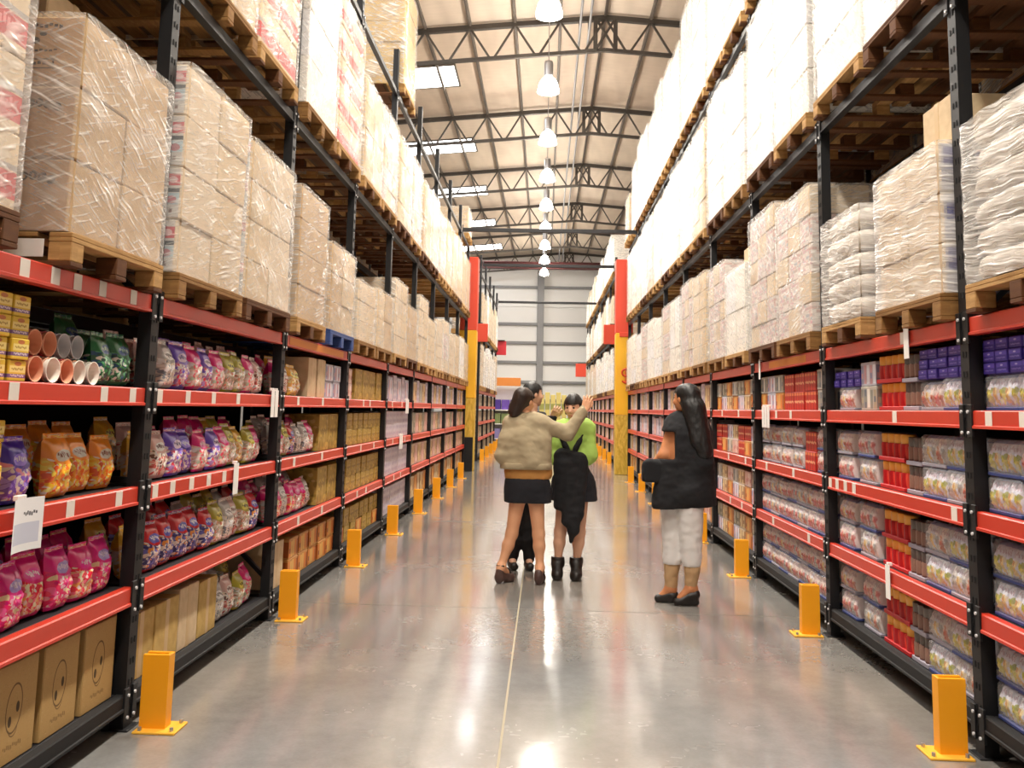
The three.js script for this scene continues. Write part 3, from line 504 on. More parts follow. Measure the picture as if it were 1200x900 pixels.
// ---------------------------------------------------------------- goods on the shelves
// crinkled pillow bag, base centre at the origin, front at +z
function bagGeo(w, h, d, v) {
  return memo(`bag${w},${h},${d},${v}`, () => {
    const NU = 11, NV = 13, pos = [], uv = [], idx = [];
    for (const s of [1, -1]) {
      const b = pos.length / 3;
      for (let j = 0; j <= NV; j++) for (let i = 0; i <= NU; i++) {
        const a = i / NU, t = j / NV, ed = Math.sqrt(Math.max(0, 1 - Math.pow(Math.abs(2 * a - 1), 4))), vt = Math.pow(Math.max(0, Math.sin(Math.PI * Math.min(1, 0.1 + t * 0.9 * 1.0))), 0.55) * (j === NV ? 0 : 1) * (j === 0 ? 0.75 : 1);
        const wr = 0.22 * noise(a * 5 + v * 5, t * 6, v + s) + 0.16 * noise(a * 11 + v, t * 11, v * 3 + s);
        const pinch = 0.97 - 0.03 * Math.sin(Math.PI * t) + 0.02 * noise(t * 8, v, s);
        pos.push((a - 0.5) * w * pinch, t * h, s * (d / 2) * ed * vt * (1 + wr * 1.6)); uv.push(s > 0 ? a : 1 - a, t);
      }
      for (let j = 0; j < NV; j++) for (let i = 0; i < NU; i++) { const q = b + j * (NU + 1) + i; if (s > 0) idx.push(q, q + 1, q + NU + 2, q, q + NU + 2, q + NU + 1); else idx.push(q, q + NU + 2, q + 1, q, q + NU + 1, q + NU + 2); }
    }
    return geoFrom(pos, uv, idx);
  });
}
const sealGeo = (w) => memo(`seal${w}`, () => { const g = new THREE.BoxGeometry(w, 0.022, 0.003, 12, 1, 1), p = g.attributes.position; for (let i = 0; i < p.count; i++) p.setZ(i, p.getZ(i) + 0.004 * Math.sin(p.getX(i) * 120)); g.translate(0, 0.011, 0); g.computeVertexNormals(); return g; });
const lift = (hex, f = 1.2) => '#' + [1, 3, 5].map((i) => Math.min(246, Math.round(parseInt(hex.slice(i, i + 2), 16) * f + 6)).toString(16).padStart(2, '0')).join('');
function bagMat(top, low, bits, logo, dark) {
  top = lift(top); low = lift(low); bits = bits.map((q) => lift(q, 1.25)).concat(['#f4ece4']); logo = lift(logo);
  return new THREE.MeshPhysicalMaterial({ color: 0xffffff, roughness: 0.28, clearcoat: 0.6, clearcoatRoughness: 0.2, map: canvasTex(192, 256, (c, w, h) => {
    c.fillStyle = low; c.fillRect(0, 0, w, h);
    for (let i = 0; i < 190; i++) { c.fillStyle = pick(bits); c.beginPath(); c.ellipse(rnd() * w, 90 + rnd() * 166, 6 + rnd() * 8, 5 + rnd() * 6, rnd() * 3, 0, 7); c.fill(); }
    c.fillStyle = top; c.beginPath(); c.moveTo(0, 0); c.lineTo(w, 0); c.lineTo(w, 90); c.quadraticCurveTo(w / 2, 150, 0, 80); c.fill();
    c.fillStyle = logo; c.beginPath(); c.ellipse(w / 2, 76, 58, 26, -0.12, 0, 7); c.fill(); c.fillStyle = dark; scribble(c, w / 2 - 42, 64, 86, 22, 8);
    c.fillStyle = top; c.fillRect(0, h - 16, w, 16);
  }) });
}
const BAGMAT = {
  pink: bagMat('#b80d6e', '#c4105c', ['#e0487f', '#f08a9a', '#d11a4e', '#f4b08a', '#a50a58'], '#8e7fb8', '#e8d8f0'), pinkRed: bagMat('#c2126a', '#c21c36', ['#f0a07a', '#e8556a', '#f6c9a0', '#b5122e', '#d98a3a'], '#d61a86', '#f6d8e4'),
  purple: bagMat('#3a2190', '#6a4aa8', ['#8a74c4', '#d8b8a8', '#5a35a6', '#e6d0c0', '#c07a86'], '#7a62c4', '#e6e0f4'), orange: bagMat('#d9791a', '#e08a1c', ['#f2b040', '#c45a14', '#f6cc74', '#b24a1c', '#e79a26'], '#aaa69a', '#7a3a10'),
  cream: bagMat('#b89a94', '#d8bfae', ['#f0e2d2', '#a8544e', '#5a3a30', '#e8cdbb', '#c98a80'], '#d8c8c4', '#6a3a3a'), lilac: bagMat('#5b3fa6', '#8c6a9c', ['#c03a4a', '#e6c8c4', '#b06a88', '#5a49b0', '#f0e0dc'], '#c0b0dc', '#3a2878'),
  rose: bagMat('#c01568', '#c8988c', ['#e8d4c8', '#c24a5a', '#a8a090', '#8c9a84', '#e6b0a8'], '#e06aa0', '#f6e0e8'), olive: bagMat('#94902a', '#9a937a', ['#c8c4b0', '#7d8a7a', '#b5a58c', '#e4dccc', '#a86a54'], '#c0b848', '#4a4a10'),
  green: bagMat('#1d5a34', '#1c4a30', ['#2f7a48', '#16382a', '#4a9060', '#8fb49a', '#1a3a5a'], '#2d4a7a', '#a8c8b0'), navy: bagMat('#b01a24', '#3a3a80', ['#d8d4e0', '#5a5aa4', '#c8803a', '#2a2a68', '#e8dcc8'], '#4a4aa8', '#f0f0f4'),
  gold: bagMat('#c89a2a', '#c9a458', ['#e8d090', '#a07a3a', '#f0e0b8', '#b88a4a'], '#e8d060', '#7a4a10'), silver: bagMat('#9a9a98', '#a8a298', ['#d8d4cc', '#7a7a78', '#c8b8a8', '#5a6068'], '#c8c8c8', '#3a3a3a'),
};
const plainTex = (base, draw, rough = 0.5) => std(0xffffff, rough, 0, { map: canvasTex(128, 128, (c, w, h) => { c.fillStyle = base; c.fillRect(0, 0, w, h); draw(c, w, h); }) });
const dots = (cols, n, r) => (c, w, h) => { for (let i = 0; i < n; i++) { c.fillStyle = pick(cols); c.beginPath(); c.ellipse(rnd() * w, rnd() * h, r * (0.5 + rnd()), r * (0.5 + rnd()), 0, 0, 7); c.fill(); } };
const GM = {
  yellowBox: plainTex('#e0be3a', (c) => { c.fillStyle = '#f0dc8a'; c.fillRect(6, 34, 116, 40); c.fillStyle = '#c0703a'; c.beginPath(); c.ellipse(64, 22, 26, 13, 0, 0, 7); c.fill(); c.fillStyle = '#7a5a8c'; c.fillRect(0, 84, 128, 22); c.fillStyle = '#e8d8e0'; scribble(c, 14, 88, 100, 13, 10); c.fillStyle = '#a8862a'; scribble(c, 20, 48, 86, 14, 9); }),
  purpleBox: plainTex('#3b2a92', (c) => { c.fillStyle = '#5a49b8'; c.fillRect(8, 14, 112, 46); c.fillStyle = '#b8b0e0'; c.beginPath(); c.ellipse(64, 38, 14, 10, 0, 0, 7); c.fill(); c.fillStyle = '#8a80cc'; scribble(c, 18, 82, 92, 16, 10); }),
  pouch: [['#dfe0ea', ['#e2b45a', '#c9843a', '#e8d09a']], ['#dcdce8', ['#c8b83a', '#9aa044', '#e6dc8a']], ['#ead8d4', ['#d8807a', '#c2504e', '#f0b8a8']], ['#e6d6cc', ['#c9805a', '#e0a88a', '#b5564a']], ['#dcd8d4', ['#b0a090', '#8a8a8a', '#d0c0b0']]].map(([b, cs]) => plainTex(b, (c, w, h) => { c.fillStyle = '#9aa6cc'; c.fillRect(0, 0, w, 14); for (let i = 0; i < 26; i++) { c.fillStyle = pick(cs) + '99'; c.beginPath(); c.ellipse(24 + rnd() * 80, 58 + rnd() * 50, 14, 11, rnd() * 3, 0, 7); c.fill(); } c.fillStyle = '#a07a8890'; scribble(c, 20, 24, 90, 18, 8); }, 0.35)),
  redJar: plainTex('#a8121c', (c) => { c.fillStyle = '#6a0a14'; c.fillRect(0, 20, 128, 30); c.fillStyle = '#d84a3a'; c.beginPath(); c.ellipse(32, 70, 18, 22, 0, 0, 7); c.fill(); c.beginPath(); c.ellipse(96, 70, 18, 22, 0, 0, 7); c.fill(); c.fillStyle = '#e8b890'; scribble(c, 10, 100, 108, 12, 14); }, 0.3),
  brownJar: plainTex('#5a3a34', (c) => { c.fillStyle = '#8a6a5c'; c.fillRect(0, 30, 128, 50); c.fillStyle = '#3a2a3c'; scribble(c, 10, 44, 108, 22, 12); c.fillStyle = '#c98a3a'; c.fillRect(0, 96, 128, 16); }, 0.3),
  goldLid: std(0xf0ac44, 0.4, 0.05), greyLid: std(0x6a625c, 0.4, 0.2), tray: std(0x9a96a2, 0.7), trayRed: std(0xb81c20, 0.5), trayBlue: std(0x3c4a86, 0.6),
  cupWhite: std(0xece8dc, 0.4), cupRed: std(0xc4454a, 0.4), cupPeach: std(0xe8a886, 0.4), cupGrey: std(0xc8ccd0, 0.4),
  redPack: plainTex('#bb2a1c', (c) => { c.fillStyle = '#e07a4a'; c.fillRect(0, 8, 128, 18); c.fillStyle = '#8a1610'; for (let i = 0; i < 4; i++) c.fillRect(i * 32 + 27, 0, 6, 128); c.fillStyle = '#f0c090'; scribble(c, 6, 62, 116, 18, 14); }),
  mixes: [['#c9b49a', ['#a8703a', '#e0c890', '#b08a5a', '#8a5a3a']], ['#c8a8a0', ['#c06a64', '#e8d4c8', '#a84a4a', '#d8b0a0']], ['#b8b4a8', ['#8a8a80', '#e0dcd0', '#6a7078', '#a89880']], ['#c48a4a', ['#e0b060', '#a8541c', '#d87a2a', '#8a3a1a']], ['#bcbcc8', ['#8a90b0', '#e4e4ec', '#c89aa0', '#6a6a90']], ['#8a8a7a', ['#3a3a34', '#c8c0a8', '#6a6048', '#a8a090']]].map(([b, cs]) => plainTex(b, (c, w, h) => { for (let i = 0; i < 5; i++) { c.fillStyle = pick(cs); c.fillRect(i * 26 + 2, 10 + rnd() * 10, 21, 100); c.fillStyle = pick(cs); c.fillRect(i * 26 + 5, 50 + rnd() * 14, 15, 30); } })),
  oliveBox: plainTex('#a8893c', (c) => { dots(['#c0a04a', '#8f742c', '#b89a5a'], 40, 8)(c, 128, 128); c.fillStyle = '#7a5c24'; scribble(c, 20, 54, 88, 18, 9); }), lilacBox: plainTex('#c9c0c8', (c) => { c.fillStyle = '#a89ab0'; for (let j = 0; j < 4; j++) scribble(c, 8, 10 + j * 30, 112, 18, 8); }),
};
const packFilm = new THREE.MeshPhysicalMaterial({ color: 0xffffff, roughness: 0.12, transparent: true, opacity: 0.14, specularIntensity: 1 });
const jarGeo = (r, h) => memo(`jar${r},${h}`, () => new THREE.LatheGeometry([[0, 0], [r * 0.9, 0], [r, h * 0.05], [r, h * 0.62], [r * 0.85, h * 0.68], [r * 0.85, h * 0.7], [0, h * 0.7]].map(([x, y]) => new THREE.Vector2(x, y)), 14));
const lidGeo = (r, h) => memo(`lid${r},${h}`, () => new THREE.LatheGeometry([[0, h * 0.66], [r * 0.92, h * 0.66], [r * 0.94, h * 0.97], [r * 0.9, h], [0, h]].map(([x, y]) => new THREE.Vector2(x, y)), 14));
const pouchGeo = (w, h, d) => memo(`pouch${w},${h},${d}`, () => { const g = bagGeo(w, h, d, 7).clone(); return g; });
function pack(w, h, d, n, mats, tray) { // upright pouches in a tray under clear film
  const o = grp('multipack'); mk('tray', boxGeo(w, h * 0.1, d, 0.003), tray, o); const iw = (w - 0.012) / n;
  for (let i = 0; i < n; i++) { const m = mk('pouch', bagGeo(+(iw * 1.06).toFixed(3), +(h * 0.93).toFixed(3), 0.11, i % 3), mats[i % mats.length], o, (i - (n - 1) / 2) * iw, h * 0.06, d / 2 - 0.054); mk('pouch', boxGeo(+(iw - 0.004).toFixed(3), +(h * 0.88).toFixed(3), d - 0.13, 0.01), mats[i % mats.length], o, (i - (n - 1) / 2) * iw, h * 0.06, -0.06); m.userData = {}; }
  mk('shrink_film', boxGeo(w + 0.004, h, d + 0.004, 0.015), packFilm, o); return o;
}
function jarPack(w, h, d, n, mat, lid, tray) {
  const o = grp('jar_pack'); mk('tray', boxGeo(w, 0.025, d, 0.003), tray, o); const r = w / n / 2 - 0.0015;
  for (let i = 0; i < n; i++) for (let j = 0; j < 2; j++) { const q = mk('jar', jarGeo(+r.toFixed(4), h - 0.006), mat, o, (i - (n - 1) / 2) * 2 * (r + 0.0015), 0.004, d / 2 - r - 0.004 - j * (d / 2 - 0.01)); if (j === 0) mk('lid', lidGeo(+r.toFixed(4), h - 0.006), lid, q); }
  return o;
}
const boxItem = (name, w, h, d, mat, strip) => { const o = grp(name); mk('body', boxGeo(w, h, d, 0.004), mat, o); if (strip) mk('tape', boxGeo(w * 0.16, h + 0.002, d + 0.002, 0.001), strip, o); return o; };
const bagItem = (mat, w, h, d, v) => { const o = grp('sweets_bag'); mk('pouch', bagGeo(w, h, d, v), mat, o); mk('seal', sealGeo(+(w * 0.98).toFixed(3)), mat, o, 0, h - 0.002, 0); return o; };
function cupStack(col) { const o = grp('cup_stack'); const prof = [[0, 0.0], [0.032, 0], [0.045, 0.1], [0.049, 0.102], [0.049, 0.107], [0.044, 0.106], [0.033, 0.02], [0, 0.018]]; const g = memo('cup', () => new THREE.LatheGeometry(prof.map(([x, y]) => new THREE.Vector2(x, y)), 18).rotateX(Math.PI / 2)); for (let i = 0; i < 5; i++) mk('cup', g, col[i === 0 ? 0 : 1], o, 0, 0.049, -0.107 - i * 0.02 + 0.11); mk('inner_sleeve', memo('cupin', () => new THREE.CylinderGeometry(0.03, 0.03, 0.006, 14).rotateX(Math.PI / 2)), col[2] || col[1], o, 0, 0.049, 0.06); return o; }

// catalogue: key -> { name, build(variant), w, h, d, label, category }
const CAT = {};
const bagLabel = { pink: 'magenta sweets bag', pinkRed: 'pink and red sweets bag', purple: 'deep purple sweets bag', orange: 'orange sweets bag', cream: 'cream speckled sweets bag', lilac: 'violet and red sweets bag', rose: 'rose and grey sweets bag', olive: 'olive-topped sweets bag', green: 'dark green sweets bag', navy: 'red-topped navy snack bag', gold: 'gold sweets bag', silver: 'silver-grey sweets bag' };
for (const k in BAGMAT) CAT[k] = { name: 'sweets_bag', w: 0.176, h: 0.255, d: 0.12, build: (v) => bagItem(BAGMAT[k], 0.176, 0.255, 0.12, v), lab: bagLabel[k], cat: 'bag', bag: true };
const box = (key, name, w, h, d, mat, lab, cat, strip) => { CAT[key] = { name, w, h, d, build: () => boxItem(name, w, h, d, mat, strip), lab, cat }; };
box('ybox', 'yellow_box', 0.118, 0.084, 0.3, GM.yellowBox, 'small yellow printed box', 'box');
box('pbox', 'purple_box', 0.115, 0.055, 0.25, GM.purpleBox, 'small purple printed box', 'box');
box('face', 'printed_carton', 0.29, 0.385, 0.4, PRINT.panda, 'kraft carton with oval face print', 'carton', null);
box('plainc', 'kraft_carton', 0.3, 0.33, 0.4, M.kraftYellow, 'plain kraft carton', 'carton', M.tape);
box('olive_c', 'olive_carton', 0.36, 0.34, 0.4, GM.oliveBox, 'olive-yellow carton', 'carton'); box('olive_s', 'olive_carton', 0.24, 0.17, 0.4, GM.oliveBox, 'small olive-yellow carton', 'carton');
box('lilac_c', 'lilac_carton', 0.26, 0.36, 0.4, GM.lilacBox, 'lilac-white printed carton', 'carton');
box('redpack', 'red_case', 0.3, 0.155, 0.3, GM.redPack, 'red drink case', 'case');
GM.mixes.forEach((m, i) => { box('mix' + i, 'mixed_case', 0.28, 0.16, 0.3, m, ['tan striped', 'rose striped', 'grey striped', 'orange striped', 'blue-grey striped', 'dark olive striped'][i] + ' product case', 'case'); box('tall' + i, 'tall_case', 0.34, 0.33, 0.3, m, ['tan striped', 'rose striped', 'grey striped', 'orange striped', 'blue-grey striped', 'dark olive striped'][i] + ' tall case', 'case'); box('bulk' + i, 'bulk_case', 0.52, 0.35, 0.4, m, ['tan striped', 'rose striped', 'grey striped', 'orange striped', 'blue-grey striped', 'dark olive striped'][i] + ' wide case', 'case'); });
box('kwrap', 'kraft_carton', 0.28, 0.35, 0.4, M.kraftLight, 'light kraft carton', 'carton', M.tape);
const P = GM.pouch;
const pk = (key, mats, n, h, tray, lab) => { CAT[key] = { name: 'multipack', w: 0.3, h, d: 0.3, build: () => pack(0.3, h, 0.3, n, mats, tray), lab, cat: 'multipack' }; };
pk('pkYellow', [P[1], P[0], P[1], P[0]], 5, 0.175, GM.trayBlue, 'white and yellow multipack'); pk('pkPink', [P[2], P[3], P[2], P[4]], 5, 0.175, GM.trayBlue, 'white and pink multipack'); pk('pkGrey', [P[4], P[0], P[4], P[3]], 5, 0.175, GM.tray, 'grey-white multipack'); pk('pkPeach', [P[3], P[0], P[3], P[2]], 5, 0.165, GM.tray, 'white and peach multipack');
CAT.jarRed = { name: 'jar_pack', w: 0.4, h: 0.172, d: 0.3, build: () => jarPack(0.4, 0.172, 0.3, 4, GM.redJar, GM.goldLid, GM.trayRed), lab: 'red jar pack with gold lids', cat: 'jars' };
CAT.jarBrown = { name: 'jar_pack', w: 0.22, h: 0.165, d: 0.3, build: () => jarPack(0.22, 0.165, 0.3, 3, GM.brownJar, GM.greyLid, GM.tray), lab: 'brown jar pack with grey lids', cat: 'jars' };
for (const [k, c, l] of [['cupR', [GM.cupPeach, GM.cupRed, GM.cupPeach], 'red and peach nested cup stack'], ['cupP', [GM.cupWhite, GM.cupPeach, GM.cupPeach], 'peach nested cup stack'], ['cupW', [GM.cupWhite, GM.cupWhite, GM.cupGrey], 'white nested cup stack'], ['cupG', [GM.cupGrey, GM.cupGrey, GM.cupWhite], 'grey-white nested cup stack']]) CAT[k] = { name: 'cup_stack', w: 0.11, h: 0.112, d: 0.25, build: () => { const o = cupStack(c); o.children.forEach((q) => { q.position.multiplyScalar(1.12); q.scale.setScalar(1.12); }); return o; }, lab: l, cat: 'cups' };

const protoOf = (key, v) => memo(`item${key},${v}`, () => CAT[key].build(v));
let itemN = 0;
function putItem(side, k, tier, D, y, key, inset, extra) {
  const C = CAT[key], v = itemN++ % 3, lod = k >= 3;
  const lab = `${C.lab}, ${TIERWORD[tier]}, ${bayWord(side, k)}`;
  let o;
  if (lod && !C.bag) { const p = protoOf(key, 0); let m = null; p.traverse((q) => { if (!m && q.isMesh && !['tray'].includes(q.name)) m = q.material; }); o = mk(C.name, boxGeo(C.w, C.h, C.d, 0.004), m, null); } else if (lod) o = mk(C.name, bagGeo(C.w, C.h, C.d, v), BAGMAT[key], null); else o = protoOf(key, C.bag ? v : 0);
  const c = addCopy(o, C.name, lab, C.cat, `${C.lab}s, ${TIERWORD[tier]}, ${bayWord(side, k)}`);
  c.userData.itemAt = { side, k, tier, D, y, h: C.h, bag: C.bag, back: extra?.back };
  c.position.set(frontX(side) + side * (inset + C.d / 2), y + 0.0005, -D); c.rotation.y = (side < 0 ? Math.PI / 2 : -Math.PI / 2) + (extra?.turn || 0); if (extra?.lean) { c.rotation.order = 'YXZ'; c.rotation.x = extra.lean; c.position.y += Math.sin(-extra.lean) * C.d * 0.5 + 0.003; } if (extra?.scale) c.scale.setScalar(extra.scale);
  return c;
}
// one column group: keys cycle along the shelf; layers are stacked upward; every entry [D0, D1, layers]
function run(side, k, tier, D0, D1, layers, opt = {}) {
  const base = TIER[side][tier];
  let y = base;
  layers.forEach((keys, li) => {
    if (typeof keys === 'string') keys = keys.split(' ');
    const cw = Math.max(...keys.map((q) => CAT[q].w)), pitch = CAT[keys[0]].bag ? 0.174 : cw * 1.015 + 0.002, n = Math.max(1, Math.floor((D1 - D0 + 0.01) / pitch)), st = (D1 - D0) / n;
    let hmax = 0;
    for (let i = 0; i < n; i++) {
      const key = keys[i % keys.length], C = CAT[key]; hmax = Math.max(hmax, C.h);
      const inset = (opt.inset ?? 0.05) + (C.bag ? rr(0, 0.03) : rr(0, 0.012));
      putItem(side, k, tier, D0 + (i + 0.5) * st, y, key, inset, C.bag ? { turn: rr(-0.12, 0.12), lean: -rr(0.02, 0.12), scale: rr(0.9, 1.02) } : { turn: rr(-0.012, 0.012) });
      if (C.bag && k < 2) putItem(side, k, tier, D0 + (i + 0.5) * st + rr(-0.006, 0.006), y + rr(0.02, 0.09), pick(keys), inset + 0.165, { back: 1, turn: rr(-0.08, 0.08), lean: -rr(0.08, 0.14), scale: rr(0.88, 0.95) });
    }
    y += hmax + 0.002;
  });
}
const bayRange = (s, k) => [postD(s, k) + 0.07, postD(s, k + 1) - 0.07];
// sweets side, near bay
run(-1, -1, 3, 3.0, 3.55, ['ybox', 'ybox', 'ybox', 'ybox']); run(-1, -1, 3, 3.56, 4.14, ['cupR cupP cupR cupP cupW']); run(-1, -1, 3, 4.15, 4.5, ['green']);
for (const [D, key] of [[3.66, 'cupR'], [3.775, 'cupR'], [3.89, 'cupG'], [4.005, 'cupG']]) putItem(-1, -1, 3, D, TIER['-1'][3] + 0.114, key, 0.1, {});
run(-1, -1, 2, 2.95, 3.43, ['ybox', 'ybox', 'ybox', 'ybox']); run(-1, -1, 2, 3.46, 3.78, ['purple']); run(-1, -1, 2, 3.8, 4.45, ['orange']);
run(-1, -1, 1, 2.95, 4.47, ['pink pinkRed pink pink pinkRed']); run(-1, -1, 0, 2.85, 4.5, ['face']);
// sweets side, next bays
{ const [a, b] = bayRange(-1, 0);
  run(-1, 0, 3, a, a + 0.45, ['cream silver']); run(-1, 0, 3, a + 0.46, a + 1.2, ['lilac rose lilac rose']); run(-1, 0, 3, a + 1.22, b - 0.1, ['olive olive rose cream']);
  run(-1, 0, 2, a, a + 0.4, ['gold cream']); run(-1, 0, 2, a + 0.4, a + 1.2, ['lilac purple rose lilac']); run(-1, 0, 2, a + 1.2, b - 0.1, ['rose olive gold olive']);
  run(-1, 0, 1, a, a + 0.2, ['gold']); run(-1, 0, 1, a + 0.2, a + 1.0, ['navy']); run(-1, 0, 1, a + 1.0, b - 0.1, ['navy olive silver cream olive']);
  run(-1, 0, 0, a, a + 1.25, ['plainc plainc kwrap plainc']); run(-1, 0, 0, a + 1.28, b - 0.08, ['silver cream olive rose']); }
{ const [a, b] = bayRange(-1, 1);
  run(-1, 1, 3, a, a + 0.4, ['rose cream']); run(-1, 1, 3, a + 0.42, a + 0.8, ['gold']); run(-1, 1, 3, a + 0.9, a + 1.5, ['kwrap']); run(-1, 1, 3, a + 1.5, b, ['mix4', 'mix4']);
  run(-1, 1, 2, a, a + 1.3, ['silver rose olive navy silver']); run(-1, 1, 2, a + 1.35, b, ['olive_c']);
  run(-1, 1, 1, a, a + 1.3, ['rose pinkRed silver pinkRed']); run(-1, 1, 1, a + 1.35, b, ['olive_c']);
  run(-1, 1, 0, a, a + 0.5, ['kwrap']); run(-1, 1, 0, a + 0.52, b, ['mix3', 'mix3']); }
{ const [a, b] = bayRange(-1, 2);
  run(-1, 2, 3, a, a + 0.5, ['mix1', 'mix1']); run(-1, 2, 3, a + 0.55, b, ['olive_c']); run(-1, 2, 2, a, b, ['olive_s', 'olive_s']); run(-1, 2, 1, a, b, ['olive_s', 'olive_s']); run(-1, 2, 0, a, b, ['mix3 olive_s olive_s', 'olive_s']); }
{ const [a, b] = bayRange(-1, 3); for (const t of [3, 2, 1, 0]) run(-1, 3, t, a, b, [t === 3 ? 'lilac_c tall4' : 'lilac_c']); }
for (let k = 4; k < 8; k++) { const [a, b] = bayRange(-1, k); run(-1, k, 3, a, b, ['tall2 tall0 lilac_c'.split(' ').slice(k % 2)]); run(-1, k, 2, a, b, [['tall0', 'tall5', 'tall1']]); run(-1, k, 1, a, b, [['tall1', 'tall0']]); run(-1, k, 0, a, b, [['kwrap', 'tall0', 'tall3']]); }
// jar side
// purple boxes stacked on multipacks: a base layer then box layers
function stackRun(side, k, tier, D0, D1, keys, upper, layers) { run(side, k, tier, D0, D1, [keys, ...Array(layers).fill(upper)]); }
stackRun(1, -1, 3, 3.3, postD(1, 0) - 0.07, 'pkYellow pkPink pkYellow', 'pbox', 3);
for (const t of [2, 1, 0]) run(1, -1, t, 3.3, postD(1, 0) - 0.07, ['pkPink pkYellow', 'pkPink pkYellow']);
{ const a = postD(1, 0) + 0.08, b = postD(1, 1) - 0.07;
  stackRun(1, 0, 3, a, a + 0.62, 'pkYellow pkPeach', 'pbox', 3); run(1, 0, 3, a + 0.63, a + 0.86, ['jarBrown', 'jarBrown']); run(1, 0, 3, a + 0.87, a + 1.28, ['jarRed', 'jarRed']); run(1, 0, 3, a + 1.29, a + 1.58, ['mix2', 'mix4']); stackRun(1, 0, 3, a + 1.59, b, 'pkPeach', 'pbox', 2);
  for (const t of [2, 1, 0]) { run(1, 0, t, a, a + 0.62, ['pkGrey pkYellow', 'pkYellow pkGrey']); run(1, 0, t, a + 0.63, a + 0.86, ['jarBrown', 'jarBrown']); run(1, 0, t, a + 0.87, a + 1.28, ['jarRed', 'jarRed']); run(1, 0, t, a + 1.29, b, ['pkGrey pkPink pkPeach', 'pkPink pkPeach pkPink']); } }
{ const a = postD(1, 1) + 0.08, b = postD(1, 2) - 0.07;
  run(1, 1, 3, a, a + 0.28, ['mix2', 'mix2']); run(1, 1, 3, a + 0.3, a + 1.25, ['redpack', 'redpack']); run(1, 1, 3, a + 1.3, b, ['mix3 mix4', 'mix2 mix4']);
  run(1, 1, 2, a, a + 0.31, ['pkPink', 'pkPink']); run(1, 1, 2, a + 0.33, a + 0.64, ['redpack', 'redpack']); run(1, 1, 2, a + 0.66, b, ['pkGrey pkPeach', 'pkPeach pkGrey']);
  run(1, 1, 1, a, b, ['pkPink pkPink pkGrey', 'pkPink pkPeach pkGrey']); run(1, 1, 0, a, b, ['pkPink pkPeach', 'pkPeach pkPink']); }
{ const a = postD(1, 2) + 0.08, b = postD(1, 3) - 0.07; run(1, 2, 3, a, b, ['mix3 mix0 mix4', 'mix2 mix3 mix5']); run(1, 2, 2, a, b, ['mix2 mix3 redpack mix1', 'mix4 redpack redpack mix0']); run(1, 2, 1, a, b, ['mix4 mix3 mix0', 'mix2 mix1 mix0']); run(1, 2, 0, a, b, ['mix4 mix3 mix0', 'mix5 mix3 mix0']); }
for (let k = 3; k < 8; k++) { const [a, b] = bayRange(1, k); run(1, k, 3, a, b, [['tall2', 'tall0', 'lilac_c']]); run(1, k, 2, a, b, [['tall4', 'tall1', 'lilac_c']]); run(1, k, 1, a, b, [['lilac_c', 'tall0', 'tall2']]); run(1, k, 0, a, b, [k === 3 ? ['tall3', 'tall1'] : ['tall3', 'tall0']]); }
// far racks
for (const [s, k0, k1] of [[-1, 10, 14], [1, 10, 18]]) for (let k = k0; k < k1; k++) { const [a, b] = bayRange(s, k); for (let t = 0; t < 4; t++) run(s, k, t, a, b, [s < 0 ? ['bulk5', 'bulk0', 'bulk5'] : t ? ['bulk0', 'bulk3', 'bulk4'] : ['bulk3', 'bulk0']]); }

// look-alikes in the nearer bays: tell them apart by row, layer and count from the pillar
{
  const sets = new Map();
  for (const o of scene.children) if (o.userData.itemAt && o.userData.itemAt.k < 3) { const l = o.userData.label; if (!sets.has(l)) sets.set(l, []); sets.get(l).push(o); }
  for (const set of sets.values()) {
    if (set.length < 2) continue;
    const at = (o) => o.userData.itemAt, rows = new Map();
    for (const o of set) { const r = at(o).bag ? (at(o).back ? 'rear' : 'front') : Math.round((at(o).y - TIER[at(o).side][at(o).tier]) / at(o).h); const q = String(r); if (!rows.has(q)) rows.set(q, []); rows.get(q).push(o); }
    const names = [...rows.keys()].sort(), word = (q) => (names.length < 2 ? '' : isNaN(+q) ? q + ' ' : names.length === 2 ? ['lower ', 'upper '][names.indexOf(q)] : names.length === 3 ? ['low ', 'middle ', 'upper '][names.indexOf(q)] : ['lowest ', 'low ', 'upper ', 'topmost '][names.indexOf(q)]);
    for (const [q, row] of rows) { row.sort((a, b) => at(b).D - at(a).D); row.forEach((o, i) => { const l = word(q) + o.userData.label + (row.length > 1 && row.length < 15 ? `, ${ORD[i + 1]} from pillar` : ''); if (l.split(/[\s-]+/).length <= 16) o.userData.label = l; }); }
  }
  for (const o of scene.children) delete o.userData.itemAt;
}
